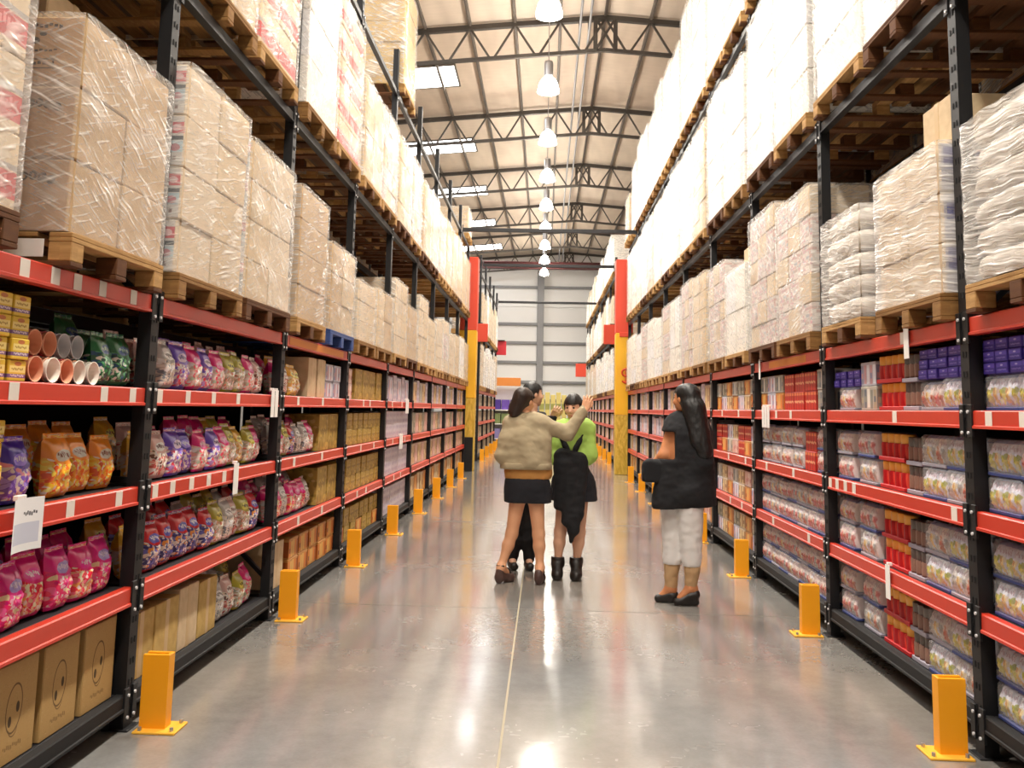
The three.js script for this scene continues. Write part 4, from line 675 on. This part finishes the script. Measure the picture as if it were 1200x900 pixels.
// hanging price cards on the shelf beams
for (const [side, k, tier, f, n, w, h, lab] of [[-1, 0, 3, 0.89, 2, 0.075, 0.2, 'white hanging price card, fourth shelf, eighth bay before sweets pillar'], [-1, 0, 2, 0.58, 1, 0.09, 0.2, 'white hanging price card, third shelf, eighth bay before sweets pillar'], [-1, 3, 3, 0.7, 2, 0.12, 0.2, 'white hanging price card, fourth shelf, fifth bay before sweets pillar'], [-1, 3, 2, 0.5, 2, 0.12, 0.2, 'white hanging price card, third shelf, fifth bay before sweets pillar'], [1, 1, 3, 0.72, 3, 0.08, 0.2, 'white hanging price card, fourth shelf, seventh bay before jar pillar'], [1, 0, 1, 0.47, 1, 0.07, 0.2, 'white hanging price card by red jars on second shelf'], [1, 0, 4, 0.3, 1, 0.07, 0.2, 'white hanging price card on the red pallet beam above the jars'], [1, 1, 4, 0.86, 1, 0.06, 0.18, 'white hanging price card on the orange pallet beam above red drink cases']]) {
  const D = postD(side, k) + BAY * f, y = (tier === 4 ? LEVEL[side][0] : TIER[side][tier]);
  for (let i = 0; i < n; i++) { const o = thing('price_card', lab, 'price card', n > 1 ? `price cards ${side} ${k} ${tier}` : undefined); o.position.set(frontX(side) - side * 0.014, y - 0.165, -(D + i * w * 1.25)); o.rotation.y = (side < 0 ? Math.PI / 2 : -Math.PI / 2); mk('card', boxGeo(w, h, 0.004, 0.001), M.card, o, 0, 0, 0); mk('hook', boxGeo(0.02, 0.02, 0.03, 0.002), M.card, o, 0, h - 0.005, -0.012); }
}
{ // big price card at the near post
  const o = thing('price_card', 'large white curled price card on the orange sweets bags shelf beam', 'price card'); const g = new THREE.PlaneGeometry(0.2, 0.2, 8, 8), p = g.attributes.position; for (let i = 0; i < p.count; i++) p.setZ(i, 0.02 * Math.pow(p.getX(i) / 0.1, 2)); g.computeVertexNormals();
  const mat = std(0xffffff, 0.5, 0, { side: THREE.DoubleSide, map: canvasTex(128, 128, (c) => { c.fillStyle = '#f4f4f6'; c.fillRect(0, 0, 128, 128); c.fillStyle = '#4a4a50'; scribble(c, 62, 34, 50, 10, 7); c.fillStyle = '#d0d4e4'; c.fillRect(10, 60, 108, 50); }) });
  const s = new THREE.Shape(); mk('sheet', g, mat, o, 0, 0.1, 0.03); mk('holder', boxGeo(0.06, 0.02, 0.02, 0.002), M.card, o, 0, 0.19, 0.008); o.position.set(XL + 0.012, 1.02, -3.44); o.rotation.y = Math.PI / 2;
}

// ---------------------------------------------------------------- people
// naive surface nets over a signed distance function
function netMesh(f, lo, hi, cell) {
  const n = [0, 1, 2].map((i) => Math.ceil((hi[i] - lo[i]) / cell) + 1), [nx, ny, nz] = n, val = new Float32Array(nx * ny * nz);
  for (let z = 0, q = 0; z < nz; z++) for (let y = 0; y < ny; y++) for (let x = 0; x < nx; x++, q++) val[q] = f(lo[0] + x * cell, lo[1] + y * cell, lo[2] + z * cell);
  const vid = new Int32Array(nx * ny * nz).fill(-1), pos = [], idx = [], S = [1, nx, nx * ny];
  const E = []; for (let a = 0; a < 8; a++) for (let b = 0; b < 3; b++) if (!(a & (1 << b))) E.push([a, a | (1 << b)]);
  for (let z = 0; z < nz - 1; z++) for (let y = 0; y < ny - 1; y++) for (let x = 0; x < nx - 1; x++) {
    const q = x + y * nx + z * nx * ny, c = []; let m = 0;
    for (let k = 0; k < 8; k++) { const v = val[q + (k & 1) + ((k >> 1) & 1) * nx + ((k >> 2) & 1) * nx * ny]; c.push(v); if (v < 0) m |= 1 << k; }
    if (m === 0 || m === 255) continue;
    let p = [0, 0, 0], cnt = 0;
    for (const [a, b] of E) if ((c[a] < 0) !== (c[b] < 0)) { const t = c[a] / (c[a] - c[b]); for (let i = 0; i < 3; i++) { const A = (a >> i) & 1, B = (b >> i) & 1; p[i] += A + t * (B - A); } cnt++; }
    vid[q] = pos.length / 3; pos.push(lo[0] + (x + p[0] / cnt) * cell, lo[1] + (y + p[1] / cnt) * cell, lo[2] + (z + p[2] / cnt) * cell);
  }
  for (let z = 1; z < nz - 1; z++) for (let y = 1; y < ny - 1; y++) for (let x = 1; x < nx - 1; x++) {
    const q = x + y * nx + z * nx * ny, a = val[q] < 0;
    for (let i = 0; i < 3; i++) { const b = val[q + S[i]] < 0; if (a === b) continue; const u = S[(i + 1) % 3], w = S[(i + 2) % 3]; const v = [vid[q - u - w], vid[q - w], vid[q], vid[q - u]]; if (v.some((t) => t < 0)) continue; if (a) idx.push(v[0], v[1], v[2], v[0], v[2], v[3]); else idx.push(v[0], v[2], v[1], v[0], v[3], v[2]); }
  }
  return geoFrom(pos, null, idx);
}
const smin = (a, b, k) => { const h = Math.max(k - Math.abs(a - b), 0) / k; return Math.min(a, b) - h * h * k * 0.25; };
function cap(p, a, b, ra, rb) { const bx = b[0] - a[0], by = b[1] - a[1], bz = b[2] - a[2], px = p[0] - a[0], py = p[1] - a[1], pz = p[2] - a[2]; const t = Math.max(0, Math.min(1, (px * bx + py * by + pz * bz) / (bx * bx + by * by + bz * bz + 1e-9))); return Math.hypot(px - bx * t, py - by * t, pz - bz * t) - (ra + (rb - ra) * t); }
const field = (bones, k, off = 0) => (x, y, z) => { let d = 1e9; const p = [x, y, z]; for (const [a, b, ra, rb] of bones) d = smin(d, cap(p, a, b, ra, rb), k); return d - off; };
const lerp3 = (a, b, t) => a.map((q, i) => q + (b[i] - q) * t);
const V3 = (a) => new THREE.Vector3(...a);
function boundsOf(bones, pad) { const lo = [9, 9, 9], hi = [-9, -9, -9]; for (const [a, b, ra, rb] of bones) for (let i = 0; i < 3; i++) { lo[i] = Math.min(lo[i], a[i] - ra - pad, b[i] - rb - pad); hi[i] = Math.max(hi[i], a[i] + ra + pad, b[i] + rb + pad); } return [lo, hi]; }
function garment(bones, k, off, cell, cut) { const f = field(bones, k, off), [lo, hi] = boundsOf(bones, off + 0.05); return netMesh((x, y, z) => { let d = f(x, y, z) + 0.007 * noise(x * 9 + off * 50, y * 16, z * 9) + 0.004 * noise(x * 24, y * 30, z * 24); if (cut) d = Math.max(d, cut(x, y, z)); return d; }, lo, hi, cell); }
// hand: wrist position, direction of the fingers, direction of the back of the hand, curl
function handGeo(w, dir, back, curl, thumbSide) {
  const D = V3(dir).normalize(), B = V3(back).normalize(), S = new THREE.Vector3().crossVectors(D, B).normalize(); B.crossVectors(S, D).normalize();
  const at = (s, d, b) => [w[0] + S.x * s + D.x * d + B.x * b, w[1] + S.y * s + D.y * d + B.y * b, w[2] + S.z * s + D.z * d + B.z * b];
  const bones = [];
  const len = [0.062, 0.074, 0.07, 0.055];
  for (let i = 0; i < 4; i++) {
    const s = (i - 1.5) * 0.021 * thumbSide, k0 = at(s * 0.7, 0.0, 0), k1 = at(s, 0.085 - Math.abs(i - 1.2) * 0.004, 0); bones.push([k0, k1, 0.014, 0.0105]);
    let a = curl * 0.5, p = k1, L = len[i]; for (let j = 0; j < 3; j++) { const l = L * [0.45, 0.32, 0.25][j]; const q = [0, 1, 2].map((m) => p[m] + (D.getComponent(m) * Math.cos(a) - B.getComponent(m) * Math.sin(a)) * l + S.getComponent(m) * s * 0.1); bones.push([p, q, 0.0095 - j * 0.0009, 0.0088 - j * 0.0011]); p = q; a += curl; }
  }
  const t0 = at(-0.022 * thumbSide, 0.02, -0.004), t1 = at(-0.05 * thumbSide, 0.055, -0.014), t2 = at(-0.054 * thumbSide, 0.085, -0.026), t3 = at(-0.048 * thumbSide, 0.105, -0.036); bones.push([t0, t1, 0.014, 0.012], [t1, t2, 0.0115, 0.01], [t2, t3, 0.01, 0.0085]);
  bones.push([at(0, -0.05, 0), at(0, 0.01, 0), 0.024, 0.02]);
  const [lo, hi] = boundsOf(bones, 0.01); return netMesh(field(bones, 0.007), lo, hi, 0.004);
}
// head in its own frame: centre at the origin, facing +z, about 0.23 m high
function headField(x, y, z) {
  const el = (cx, cy, cz, a, b, c) => { const q = Math.hypot((x - cx) / a, (y - cy) / b, (z - cz) / c); return (q - 1) * Math.min(a, b, c); };
  let d = el(0, 0.025, -0.012, 0.077, 0.09, 0.095); d = smin(d, el(0, -0.045, 0.022, 0.056, 0.072, 0.066), 0.05);
  d = smin(d, cap([x, y, z], [0, 0.008, 0.086], [0, -0.026, 0.104], 0.009, 0.014), 0.016);
  for (const s of [-1, 1]) { d = Math.max(d, -(Math.hypot(x - s * 0.032, y - 0.008, (z - 0.098) * 0.9) - 0.017)); d = smin(d, el(s * 0.079, -0.004, -0.008, 0.011, 0.03, 0.019), 0.008); d = smin(d, el(s * 0.042, -0.03, 0.062, 0.022, 0.02, 0.02), 0.02); }
  d = smin(d, el(0, -0.064, 0.083, 0.024, 0.007, 0.009), 0.006); d = smin(d, el(0, -0.076, 0.081, 0.02, 0.007, 0.009), 0.006); d = smin(d, el(0, -0.102, 0.062, 0.022, 0.015, 0.02), 0.02);
  return d;
}
const SKIN = [std(0xd9a27c, 0.55), std(0xc98558, 0.55), std(0xd8a98c, 0.55)];
const CL = { khaki: std(0xa39578, 0.85), tan: std(0xb98545, 0.8), blackCloth: std(0x121317, 0.88), navyCloth: std(0x15171f, 0.85), lime: std(0xa4c85e, 0.75), white: std(0xdcdad8, 0.8), shoe: std(0x1a1512, 0.45), shoeBrown: std(0x4a3530, 0.5), boot: std(0xb5946c, 0.75), hairDark: std(0x1c1714, 0.5), hairBlack: std(0x0e0d0d, 0.45), hairBrown: std(0x2b1c14, 0.5), eye: std(0x1a1210, 0.3), lip: std(0xb0605a, 0.5), grey: std(0x8f9aa0, 0.8) };
function person(label, o) {
  const t = thing('person', label, 'person'); t.position.set(...o.at); t.rotation.y = o.turn || 0; const J = o.j, R = o.r || 1;
  const hipC = lerp3(J.hipL, J.hipR, 0.5), shC = lerp3(J.shL, J.shR, 0.5), mid = lerp3(hipC, shC, 0.45);
  const w = o.wide || 1;
  const T = { // bone groups
    torso: [[J.hipL, lerp3(J.hipL, J.hipR, 0.2), 0.1 * w, 0.1 * w], [J.hipR, lerp3(J.hipR, J.hipL, 0.2), 0.1 * w, 0.1 * w], [lerp3(hipC, J.hipL, 0.5), lerp3(mid, J.shL, 0.22), 0.105 * w, 0.09 * w], [lerp3(hipC, J.hipR, 0.5), lerp3(mid, J.shR, 0.22), 0.105 * w, 0.09 * w], [lerp3(mid, J.shL, 0.22), lerp3(shC, J.shL, 0.45), 0.09 * w, 0.088 * w], [lerp3(mid, J.shR, 0.22), lerp3(shC, J.shR, 0.45), 0.09 * w, 0.088 * w], [J.shL, J.shR, 0.055, 0.055]],
    neck: [[[shC[0], shC[1] + 0.02, shC[2]], lerp3(J.neck, J.head, 0.35), 0.052, 0.046]],
    armUL: [[J.shL, J.elL, 0.05 * R, 0.04 * R]], armLL: [[J.elL, J.wrL, 0.04 * R, 0.026 * R]], armUR: [[J.shR, J.elR, 0.05 * R, 0.04 * R]], armLR: [[J.elR, J.wrR, 0.04 * R, 0.026 * R]],
    thL: [[J.hipL, J.knL, 0.085 * R, 0.055 * R]], thR: [[J.hipR, J.knR, 0.085 * R, 0.055 * R]],
    shinL: [[J.knL, lerp3(J.knL, J.anL, 0.35), 0.053 * R, 0.052 * R], [lerp3(J.knL, J.anL, 0.35), J.anL, 0.052 * R, 0.033 * R]], shinR: [[J.knR, lerp3(J.knR, J.anR, 0.35), 0.053 * R, 0.052 * R], [lerp3(J.knR, J.anR, 0.35), J.anR, 0.052 * R, 0.033 * R]],
    ftL: [[J.anL, J.toeL, 0.036, 0.028], [J.anL, J.heelL, 0.034, 0.03]], ftR: [[J.anR, J.toeR, 0.036, 0.028], [J.anR, J.heelR, 0.034, 0.03]],
  };
  const all = Object.values(T).flat(), [lo, hi] = boundsOf(all, 0.03);
  const hq = new THREE.Quaternion().setFromEuler(new THREE.Euler(o.headTilt || 0, o.headTurn || 0, o.headRoll || 0, 'YXZ')), hp = V3(J.head);
  const headG = netMesh(headField, [-0.11, -0.14, -0.125], [0.11, 0.135, 0.135], 0.006); headG.applyQuaternion(hq); headG.translate(hp.x, hp.y, hp.z);
  const bodyG = netMesh(field(all, 0.035), lo, hi, 0.012);
  const hands = []; for (const s of ['L', 'R']) { const el = J['el' + s], wr = J['wr' + s]; const dir = o['hand' + s] || [0, 1, 2].map((i) => wr[i] - el[i]); hands.push(handGeo(wr, dir, o['back' + s] || [s === 'L' ? -1 : 1, 0, 0.2], o.curl ?? 0.5, s === 'L' ? 1 : -1)); }
  for (const g of [headG, bodyG, ...hands]) g.deleteAttribute('uv');
  const body = mk('body', mergeGeometries([bodyG, headG, ...hands]), o.skin, t);
  const hl = (name, geo, m) => { geo.applyQuaternion(hq); geo.translate(hp.x, hp.y, hp.z); return mk(name, geo, m, t); };
  for (const s of [-1, 1]) { const e = new THREE.SphereGeometry(0.011, 10, 8); e.translate(s * 0.032, 0.008, 0.078); hl('eye', e, CL.eye); const b = barGeo([s * 0.016, 0.03, 0.088], [s * 0.05, 0.033, 0.072], 0.006, true); hl('eyebrow', b, o.hair); }
  { const e = new THREE.SphereGeometry(1, 12, 8); e.scale(0.024, 0.008, 0.006); e.translate(0, -0.07, 0.086); hl('lips', e, CL.lip); }
  // hair: scalp shell cut away from the face, plus locks
  const locks = o.locks || []; const fringe = o.fringe || 0.05;
  const hairF = (x, y, z) => { const q = Math.hypot(x / 0.088, (y - 0.03) / 0.104, (z + 0.016) / 0.11); let d = (q - 1) * 0.088 + 0.004 * noise(x * 40, y * 12, z * 40); d = Math.max(d, Math.min(-(y - fringe), z - 0.02 - Math.max(0, y) * 0.3) - 0.0, -(y + 0.1)); for (const [a, b, ra, rb] of locks) d = smin(d, cap([x, y, z], a, b, ra, rb) + 0.004 * noise(x * 60, y * 14, z * 60), 0.03); return d; };
  const lb = boundsOf([...locks, [[0, 0.03, 0], [0, 0.03, 0], 0.13, 0.13]], 0.02); const hg = netMesh(hairF, lb[0], lb[1], 0.007); hl('hair', hg, o.hair);
  for (const c of o.cloth) { const bones = [...(c.g || []).flatMap((n) => T[n]), ...(c.x || [])]; const f = (c.cut || null); mk(c.n, garment(bones, c.k ?? 0.04, c.off, c.cell || 0.011, f), c.m, t); }
  return t;
}
const px = (u0, v0, s) => (u, v, z = 0) => [(u - u0) / s, (v0 - v) / s, z];
{ // woman in a khaki jacket, seen from behind, arm raised
  const p = px(610, 684, 122.7);
  const j = { head: p(611, 479, 0), neck: p(612, 496, 0.0), shL: p(596, 505, 0), shR: p(633, 505, 0), elL: p(587, 541, 0.06), wrL: p(602, 560, -0.18), elR: p(661, 515, -0.03), wrR: p(681, 487, -0.06), hipL: p(607, 578, 0), hipR: p(625, 578, 0), knL: p(599, 630, -0.02), knR: p(630, 630, 0), anL: p(588, 666, 0.03), anR: p(632, 666, 0.02), toeL: p(597, 678, -0.08), toeR: p(633, 679, -0.12), heelL: p(586, 671, 0.05), heelR: p(631, 671, 0.06) };
  const yj = (v) => (684 - v) / 122.7;
  person('person in khaki jacket and black miniskirt seen from behind, arm raised', { at: [-0.2, 0, -8.56], j, skin: SKIN[0], hair: CL.hairBrown, headTurn: 2.45, headTilt: 0.05, handR: [0.25, 0.9, -0.1], backR: [0, 0, 1], curl: 0.35, wide: 1.05,
    locks: [[[-0.02, 0.05, -0.07], [0.03, -0.1, -0.1], 0.075, 0.06], [[0.05, -0.06, -0.08], [0.07, -0.17, -0.06], 0.055, 0.035]],
    cloth: [
      { n: 'jacket', g: ['torso', 'armUL', 'armLL', 'armUR', 'armLR'], x: [[p(597, 525, 0.03), p(602, 552, 0.02), 0.1, 0.11], [p(628, 525, 0.03), p(628, 552, 0.02), 0.1, 0.1], [p(608, 520, 0.05), p(620, 548, 0.05), 0.1, 0.11]], off: 0.026, m: CL.khaki, cut: (x, y) => Math.max(yj(554) - y, (x > 0.3 ? 0.85 * (x - 0.59) + 0.5 * (y - 1.61) : -1)) },
      { n: 'jacket_collar', x: [[p(603, 497, -0.03), p(622, 497, -0.03), 0.045, 0.045], [p(603, 498, 0.03), p(622, 498, 0.03), 0.045, 0.045]], off: 0.012, m: CL.khaki },
      { n: 'jacket_hem', g: ['torso'], x: [[p(602, 552, 0.02), p(626, 552, 0.02), 0.115, 0.115]], off: 0.034, m: CL.khaki, cut: (x, y) => Math.max(yj(556) - y, y - yj(549)) },
      { n: 'shirt', g: ['torso'], x: [[p(604, 560, 0), p(629, 560, 0), 0.105, 0.105]], off: 0.02, m: CL.tan, cut: (x, y) => Math.max(yj(567) - y, y - yj(552)) },
      { n: 'skirt', g: ['torso', 'thL', 'thR'], x: [[p(605, 572, 0), p(604, 594, 0), 0.1, 0.1], [p(627, 572, 0), p(629, 594, 0), 0.1, 0.1], [p(607, 590, 0), p(626, 590, 0), 0.09, 0.09]], off: 0.022, m: CL.navyCloth, cut: (x, y) => Math.max(yj(594) - y, y - yj(566)) },
      ...[['L', -1], ['R', 1]].flatMap(([s]) => { const a = j['an' + s], to = j['toe' + s], he = j['heel' + s]; return [
        { n: 'shoe', x: [[[to[0], 0.035, to[2]], [he[0], he[1] - 0.05, he[2]], 0.036, 0.034], [[to[0], 0.03, to[2] - 0.03], [to[0], 0.035, to[2] + 0.03], 0.03, 0.032], [he, [he[0], 0.012, he[2] + 0.005], 0.03, 0.016]], off: 0.006, m: CL.shoeBrown, cell: 0.007, cut: (x, y) => 0.003 - y },
        { n: 'ankle_strap', x: [[[a[0], a[1] + 0.01, a[2]], [a[0], a[1] + 0.012, a[2]], 0.042, 0.042]], off: 0.004, m: CL.shoe, cell: 0.006, cut: (x, y) => Math.abs(y - a[1] - 0.012) - 0.009 },
        { n: 'toe_strap', x: [[lerp3(a, to, 0.6), lerp3(a, to, 0.7), 0.04, 0.036]], off: 0.004, m: CL.shoe, cell: 0.006, cut: (x, y, z) => Math.abs(z - lerp3(a, to, 0.65)[2]) - 0.012 }]; }),
    ] });
}
{ // person in black behind her
  const p = px(613, 672, 113), yj = (v) => (672 - v) / 113;
  const j = { head: p(622, 474, 0), neck: p(622, 493, 0), shL: p(601, 507, 0), shR: p(640, 505, 0), elL: p(597, 545, 0.05), wrL: p(606, 572, 0.1), elR: p(638, 514, 0.16), wrR: p(645, 499, 0.3), hipL: p(609, 580, 0), hipR: p(626, 580, 0), knL: p(607, 626, 0), knR: p(621, 626, 0), anL: p(601, 661, 0), anR: p(620, 661, 0), toeL: p(604, 668, 0.12), toeR: p(622, 668, 0.13), heelL: p(600, 668, -0.04), heelR: p(619, 668, -0.05) };
  person('person in black trousers standing close behind the khaki jacket', { at: [-0.2, 0, -9.32], j, skin: SKIN[2], hair: CL.hairBlack, headTurn: 2.0, handR: [0.35, 0.6, 0.6], backR: [0.2, 0.3, 1], curl: 0.9, locks: [],
    cloth: [{ n: 'shirt', g: ['torso', 'armUL', 'armLL', 'armUR', 'armLR'], off: 0.02, m: CL.blackCloth, cut: (x, y) => Math.max(yj(590) - y, x > 0.22 ? y - yj(498) : -1) }, { n: 'trousers', g: ['thL', 'thR', 'shinL', 'shinR'], off: 0.024, m: CL.blackCloth, cut: (x, y) => yj(665) - y },
      ...['L', 'R'].map((s) => ({ n: 'shoe', x: [[[j['toe' + s][0], 0.035, j['toe' + s][2]], [j['heel' + s][0], 0.04, j['heel' + s][2]], 0.038, 0.042]], off: 0.004, m: CL.shoe, cell: 0.008, cut: (x, y) => 0.002 - y }))] });
}
{ // person in lime top with dark clothes over the arm
  const p = px(666, 679, 118.5), yj = (v) => (679 - v) / 118.5;
  const j = { head: p(668, 486, 0.0), neck: p(667, 503, 0), shL: p(652, 513, 0), shR: p(684, 510, 0), elL: p(649, 545, 0.08), wrL: p(658, 556, 0.1), elR: p(688, 540, 0.05), wrR: p(673, 556, 0.1), hipL: p(661, 578, 0), hipR: p(678, 578, 0), knL: p(655, 628, 0), knR: p(677, 628, 0), anL: p(653, 662, 0), anR: p(674, 662, 0), toeL: p(652, 674, 0.12), toeR: p(673, 675, 0.13), heelL: p(653, 674, -0.04), heelR: p(675, 674, -0.05) };
  person('person in lime green top facing the group, black jacket over arms', { at: [0.26, 0, -8.86], j, skin: SKIN[2], hair: CL.hairDark, headTurn: -0.35, headTilt: 0.18, backL: [0, 0.3, 1], backR: [0, 0.3, 1], curl: 0.7, fringe: 0.036, locks: [[[-0.07, 0.02, -0.03], [-0.072, -0.06, -0.02], 0.035, 0.022], [[0.07, 0.02, -0.03], [0.072, -0.06, -0.02], 0.035, 0.022]],
    cloth: [{ n: 'top', g: ['torso', 'armUL', 'armUR', 'armLR', 'armLL'], off: 0.028, m: CL.lime, cut: (x, y, z) => Math.max(yj(552) - y, z - 0.16) },
      { n: 'skirt', g: ['torso', 'thL', 'thR'], x: [[p(661, 572, 0), p(660, 592, 0), 0.12, 0.13], [p(678, 572, 0), p(680, 592, 0), 0.12, 0.125]], off: 0.02, m: CL.navyCloth, cut: (x, y) => Math.max(yj(592) - y, y - yj(548)) },
      { n: 'bag_strap', x: [[p(648, 506, 0.05), p(664, 540, 0.14), 0.028, 0.03], [p(683, 507, 0.06), p(668, 540, 0.14), 0.028, 0.03]], off: 0.0, m: CL.blackCloth, k: 0.01, cell: 0.008 },
      { n: 'held_jacket', x: [[p(655, 541, 0.14), p(676, 545, 0.14), 0.075, 0.07], [p(656, 550, 0.15), p(653, 596, 0.16), 0.085, 0.05], [p(661, 550, 0.17), p(663, 612, 0.17), 0.07, 0.06], [p(676, 552, 0.13), p(673, 606, 0.15), 0.08, 0.07], [p(668, 560, 0.18), p(669, 622, 0.17), 0.06, 0.06], [p(670, 610, 0.16), p(667, 636, 0.15), 0.06, 0.018]], off: 0.0, k: 0.03, m: CL.blackCloth },
      ...['L', 'R'].map((s) => ({ n: 'ankle_boot', x: [[[j['toe' + s][0], 0.04, j['toe' + s][2]], [j['heel' + s][0], 0.045, j['heel' + s][2]], 0.042, 0.045], [j['an' + s], lerp3(j['an' + s], j['toe' + s], 0.8), 0.05, 0.04], [j['an' + s], [j['an' + s][0], 0.2, j['an' + s][2] - 0.005], 0.05, 0.054]], off: 0.006, m: CL.shoe, cell: 0.008, cut: (x, y) => Math.max(0.002 - y, y - 0.2) }))] });
}
{ // woman in black tunic and white cropped trousers
  const p = px(798, 711, 134), yj = (v) => (711 - v) / 134;
  const j = { head: p(804, 481, 0), neck: p(808, 500, 0), shL: p(793, 512, -0.06), shR: p(820, 512, 0.05), elL: p(781, 546, -0.02), wrL: p(766, 562, -0.12), elR: p(824, 552, 0.12), wrR: p(806, 576, 0.02), hipL: p(797, 588, -0.06), hipR: p(808, 588, 0.06), knL: p(793, 640, -0.05), knR: p(810, 642, 0.05), anL: p(789, 694, -0.05), anR: p(810, 690, 0.05), toeL: p(778, 705, -0.06), toeR: p(797, 703, 0.06), heelL: p(792, 698, -0.05), heelR: p(814, 694, 0.05) };
  person('person in black tunic with long black hair, white cropped trousers, dark bag', { at: [1.16, 0, -7.84], j, skin: SKIN[1], hair: CL.hairBlack, headTurn: -2.35, backL: [0, 1, 0.3], curl: 0.9, wide: 1.25, r: 1.2,
    locks: [[[0, 0.04, -0.06], [0.0, -0.1, -0.1], 0.085, 0.085], [[0, -0.08, -0.11], [0.0, -0.44, -0.2], 0.09, 0.075], [[0.05, -0.05, -0.07], [0.06, -0.36, -0.16], 0.055, 0.05], [[-0.05, -0.05, -0.07], [-0.06, -0.38, -0.16], 0.055, 0.05]],
    cloth: [{ n: 'tunic', g: ['torso', 'armUL', 'armUR', 'armLR'], x: [[p(797, 525, 0), p(787, 600, 0), 0.12, 0.135], [p(815, 525, 0), p(817, 598, 0), 0.135, 0.15], [p(800, 520, -0.05), p(802, 600, -0.03), 0.12, 0.15]], off: 0.022, m: CL.blackCloth, cut: (x, y, z) => Math.max(yj(604 - x * 10) - y, Math.min(-0.05 - x, yj(519) - y, y - yj(550))) },
      { n: 'cropped_trousers', g: ['thL', 'thR', 'shinL', 'shinR'], x: [[p(793, 600, -0.05), p(791, 667, -0.05), 0.1, 0.062], [p(809, 600, 0.05), p(811, 664, 0.05), 0.1, 0.06]], off: 0.012, m: CL.white, k: 0.03, cut: (x, y) => yj(668) - y },
      { n: 'handbag', x: [[p(764, 560, 0.04), p(784, 562, 0.02), 0.07, 0.07], [p(763, 568, 0.04), p(783, 570, 0.02), 0.07, 0.07]], off: 0.006, k: 0.02, m: CL.blackCloth, cut: (x, y, z) => Math.max(-0.325 - x, Math.abs(z - 0.03) - 0.06, yj(576) - y) },
      ...['L', 'R'].flatMap((s) => { const a = j['an' + s], to = j['toe' + s], he = j['heel' + s]; return [{ n: 'laced_sock', x: [[[a[0], a[1] + 0.02, a[2]], [a[0] + 0.01, yj(669), a[2]], 0.05, 0.066]], off: 0.004, m: CL.boot, cell: 0.009 }, { n: 'wedge_shoe', x: [[[to[0] - 0.02, 0.03, to[2]], [he[0], he[1] - 0.035, he[2]], 0.032, 0.04], [[to[0] + 0.03, 0.02, to[2]], [he[0], 0.03, he[2]], 0.022, 0.034]], off: 0.004, k: 0.02, m: CL.shoe, cell: 0.008, cut: (x, y) => 0.002 - y }]; })] });
}

renderer.render(scene, camera);
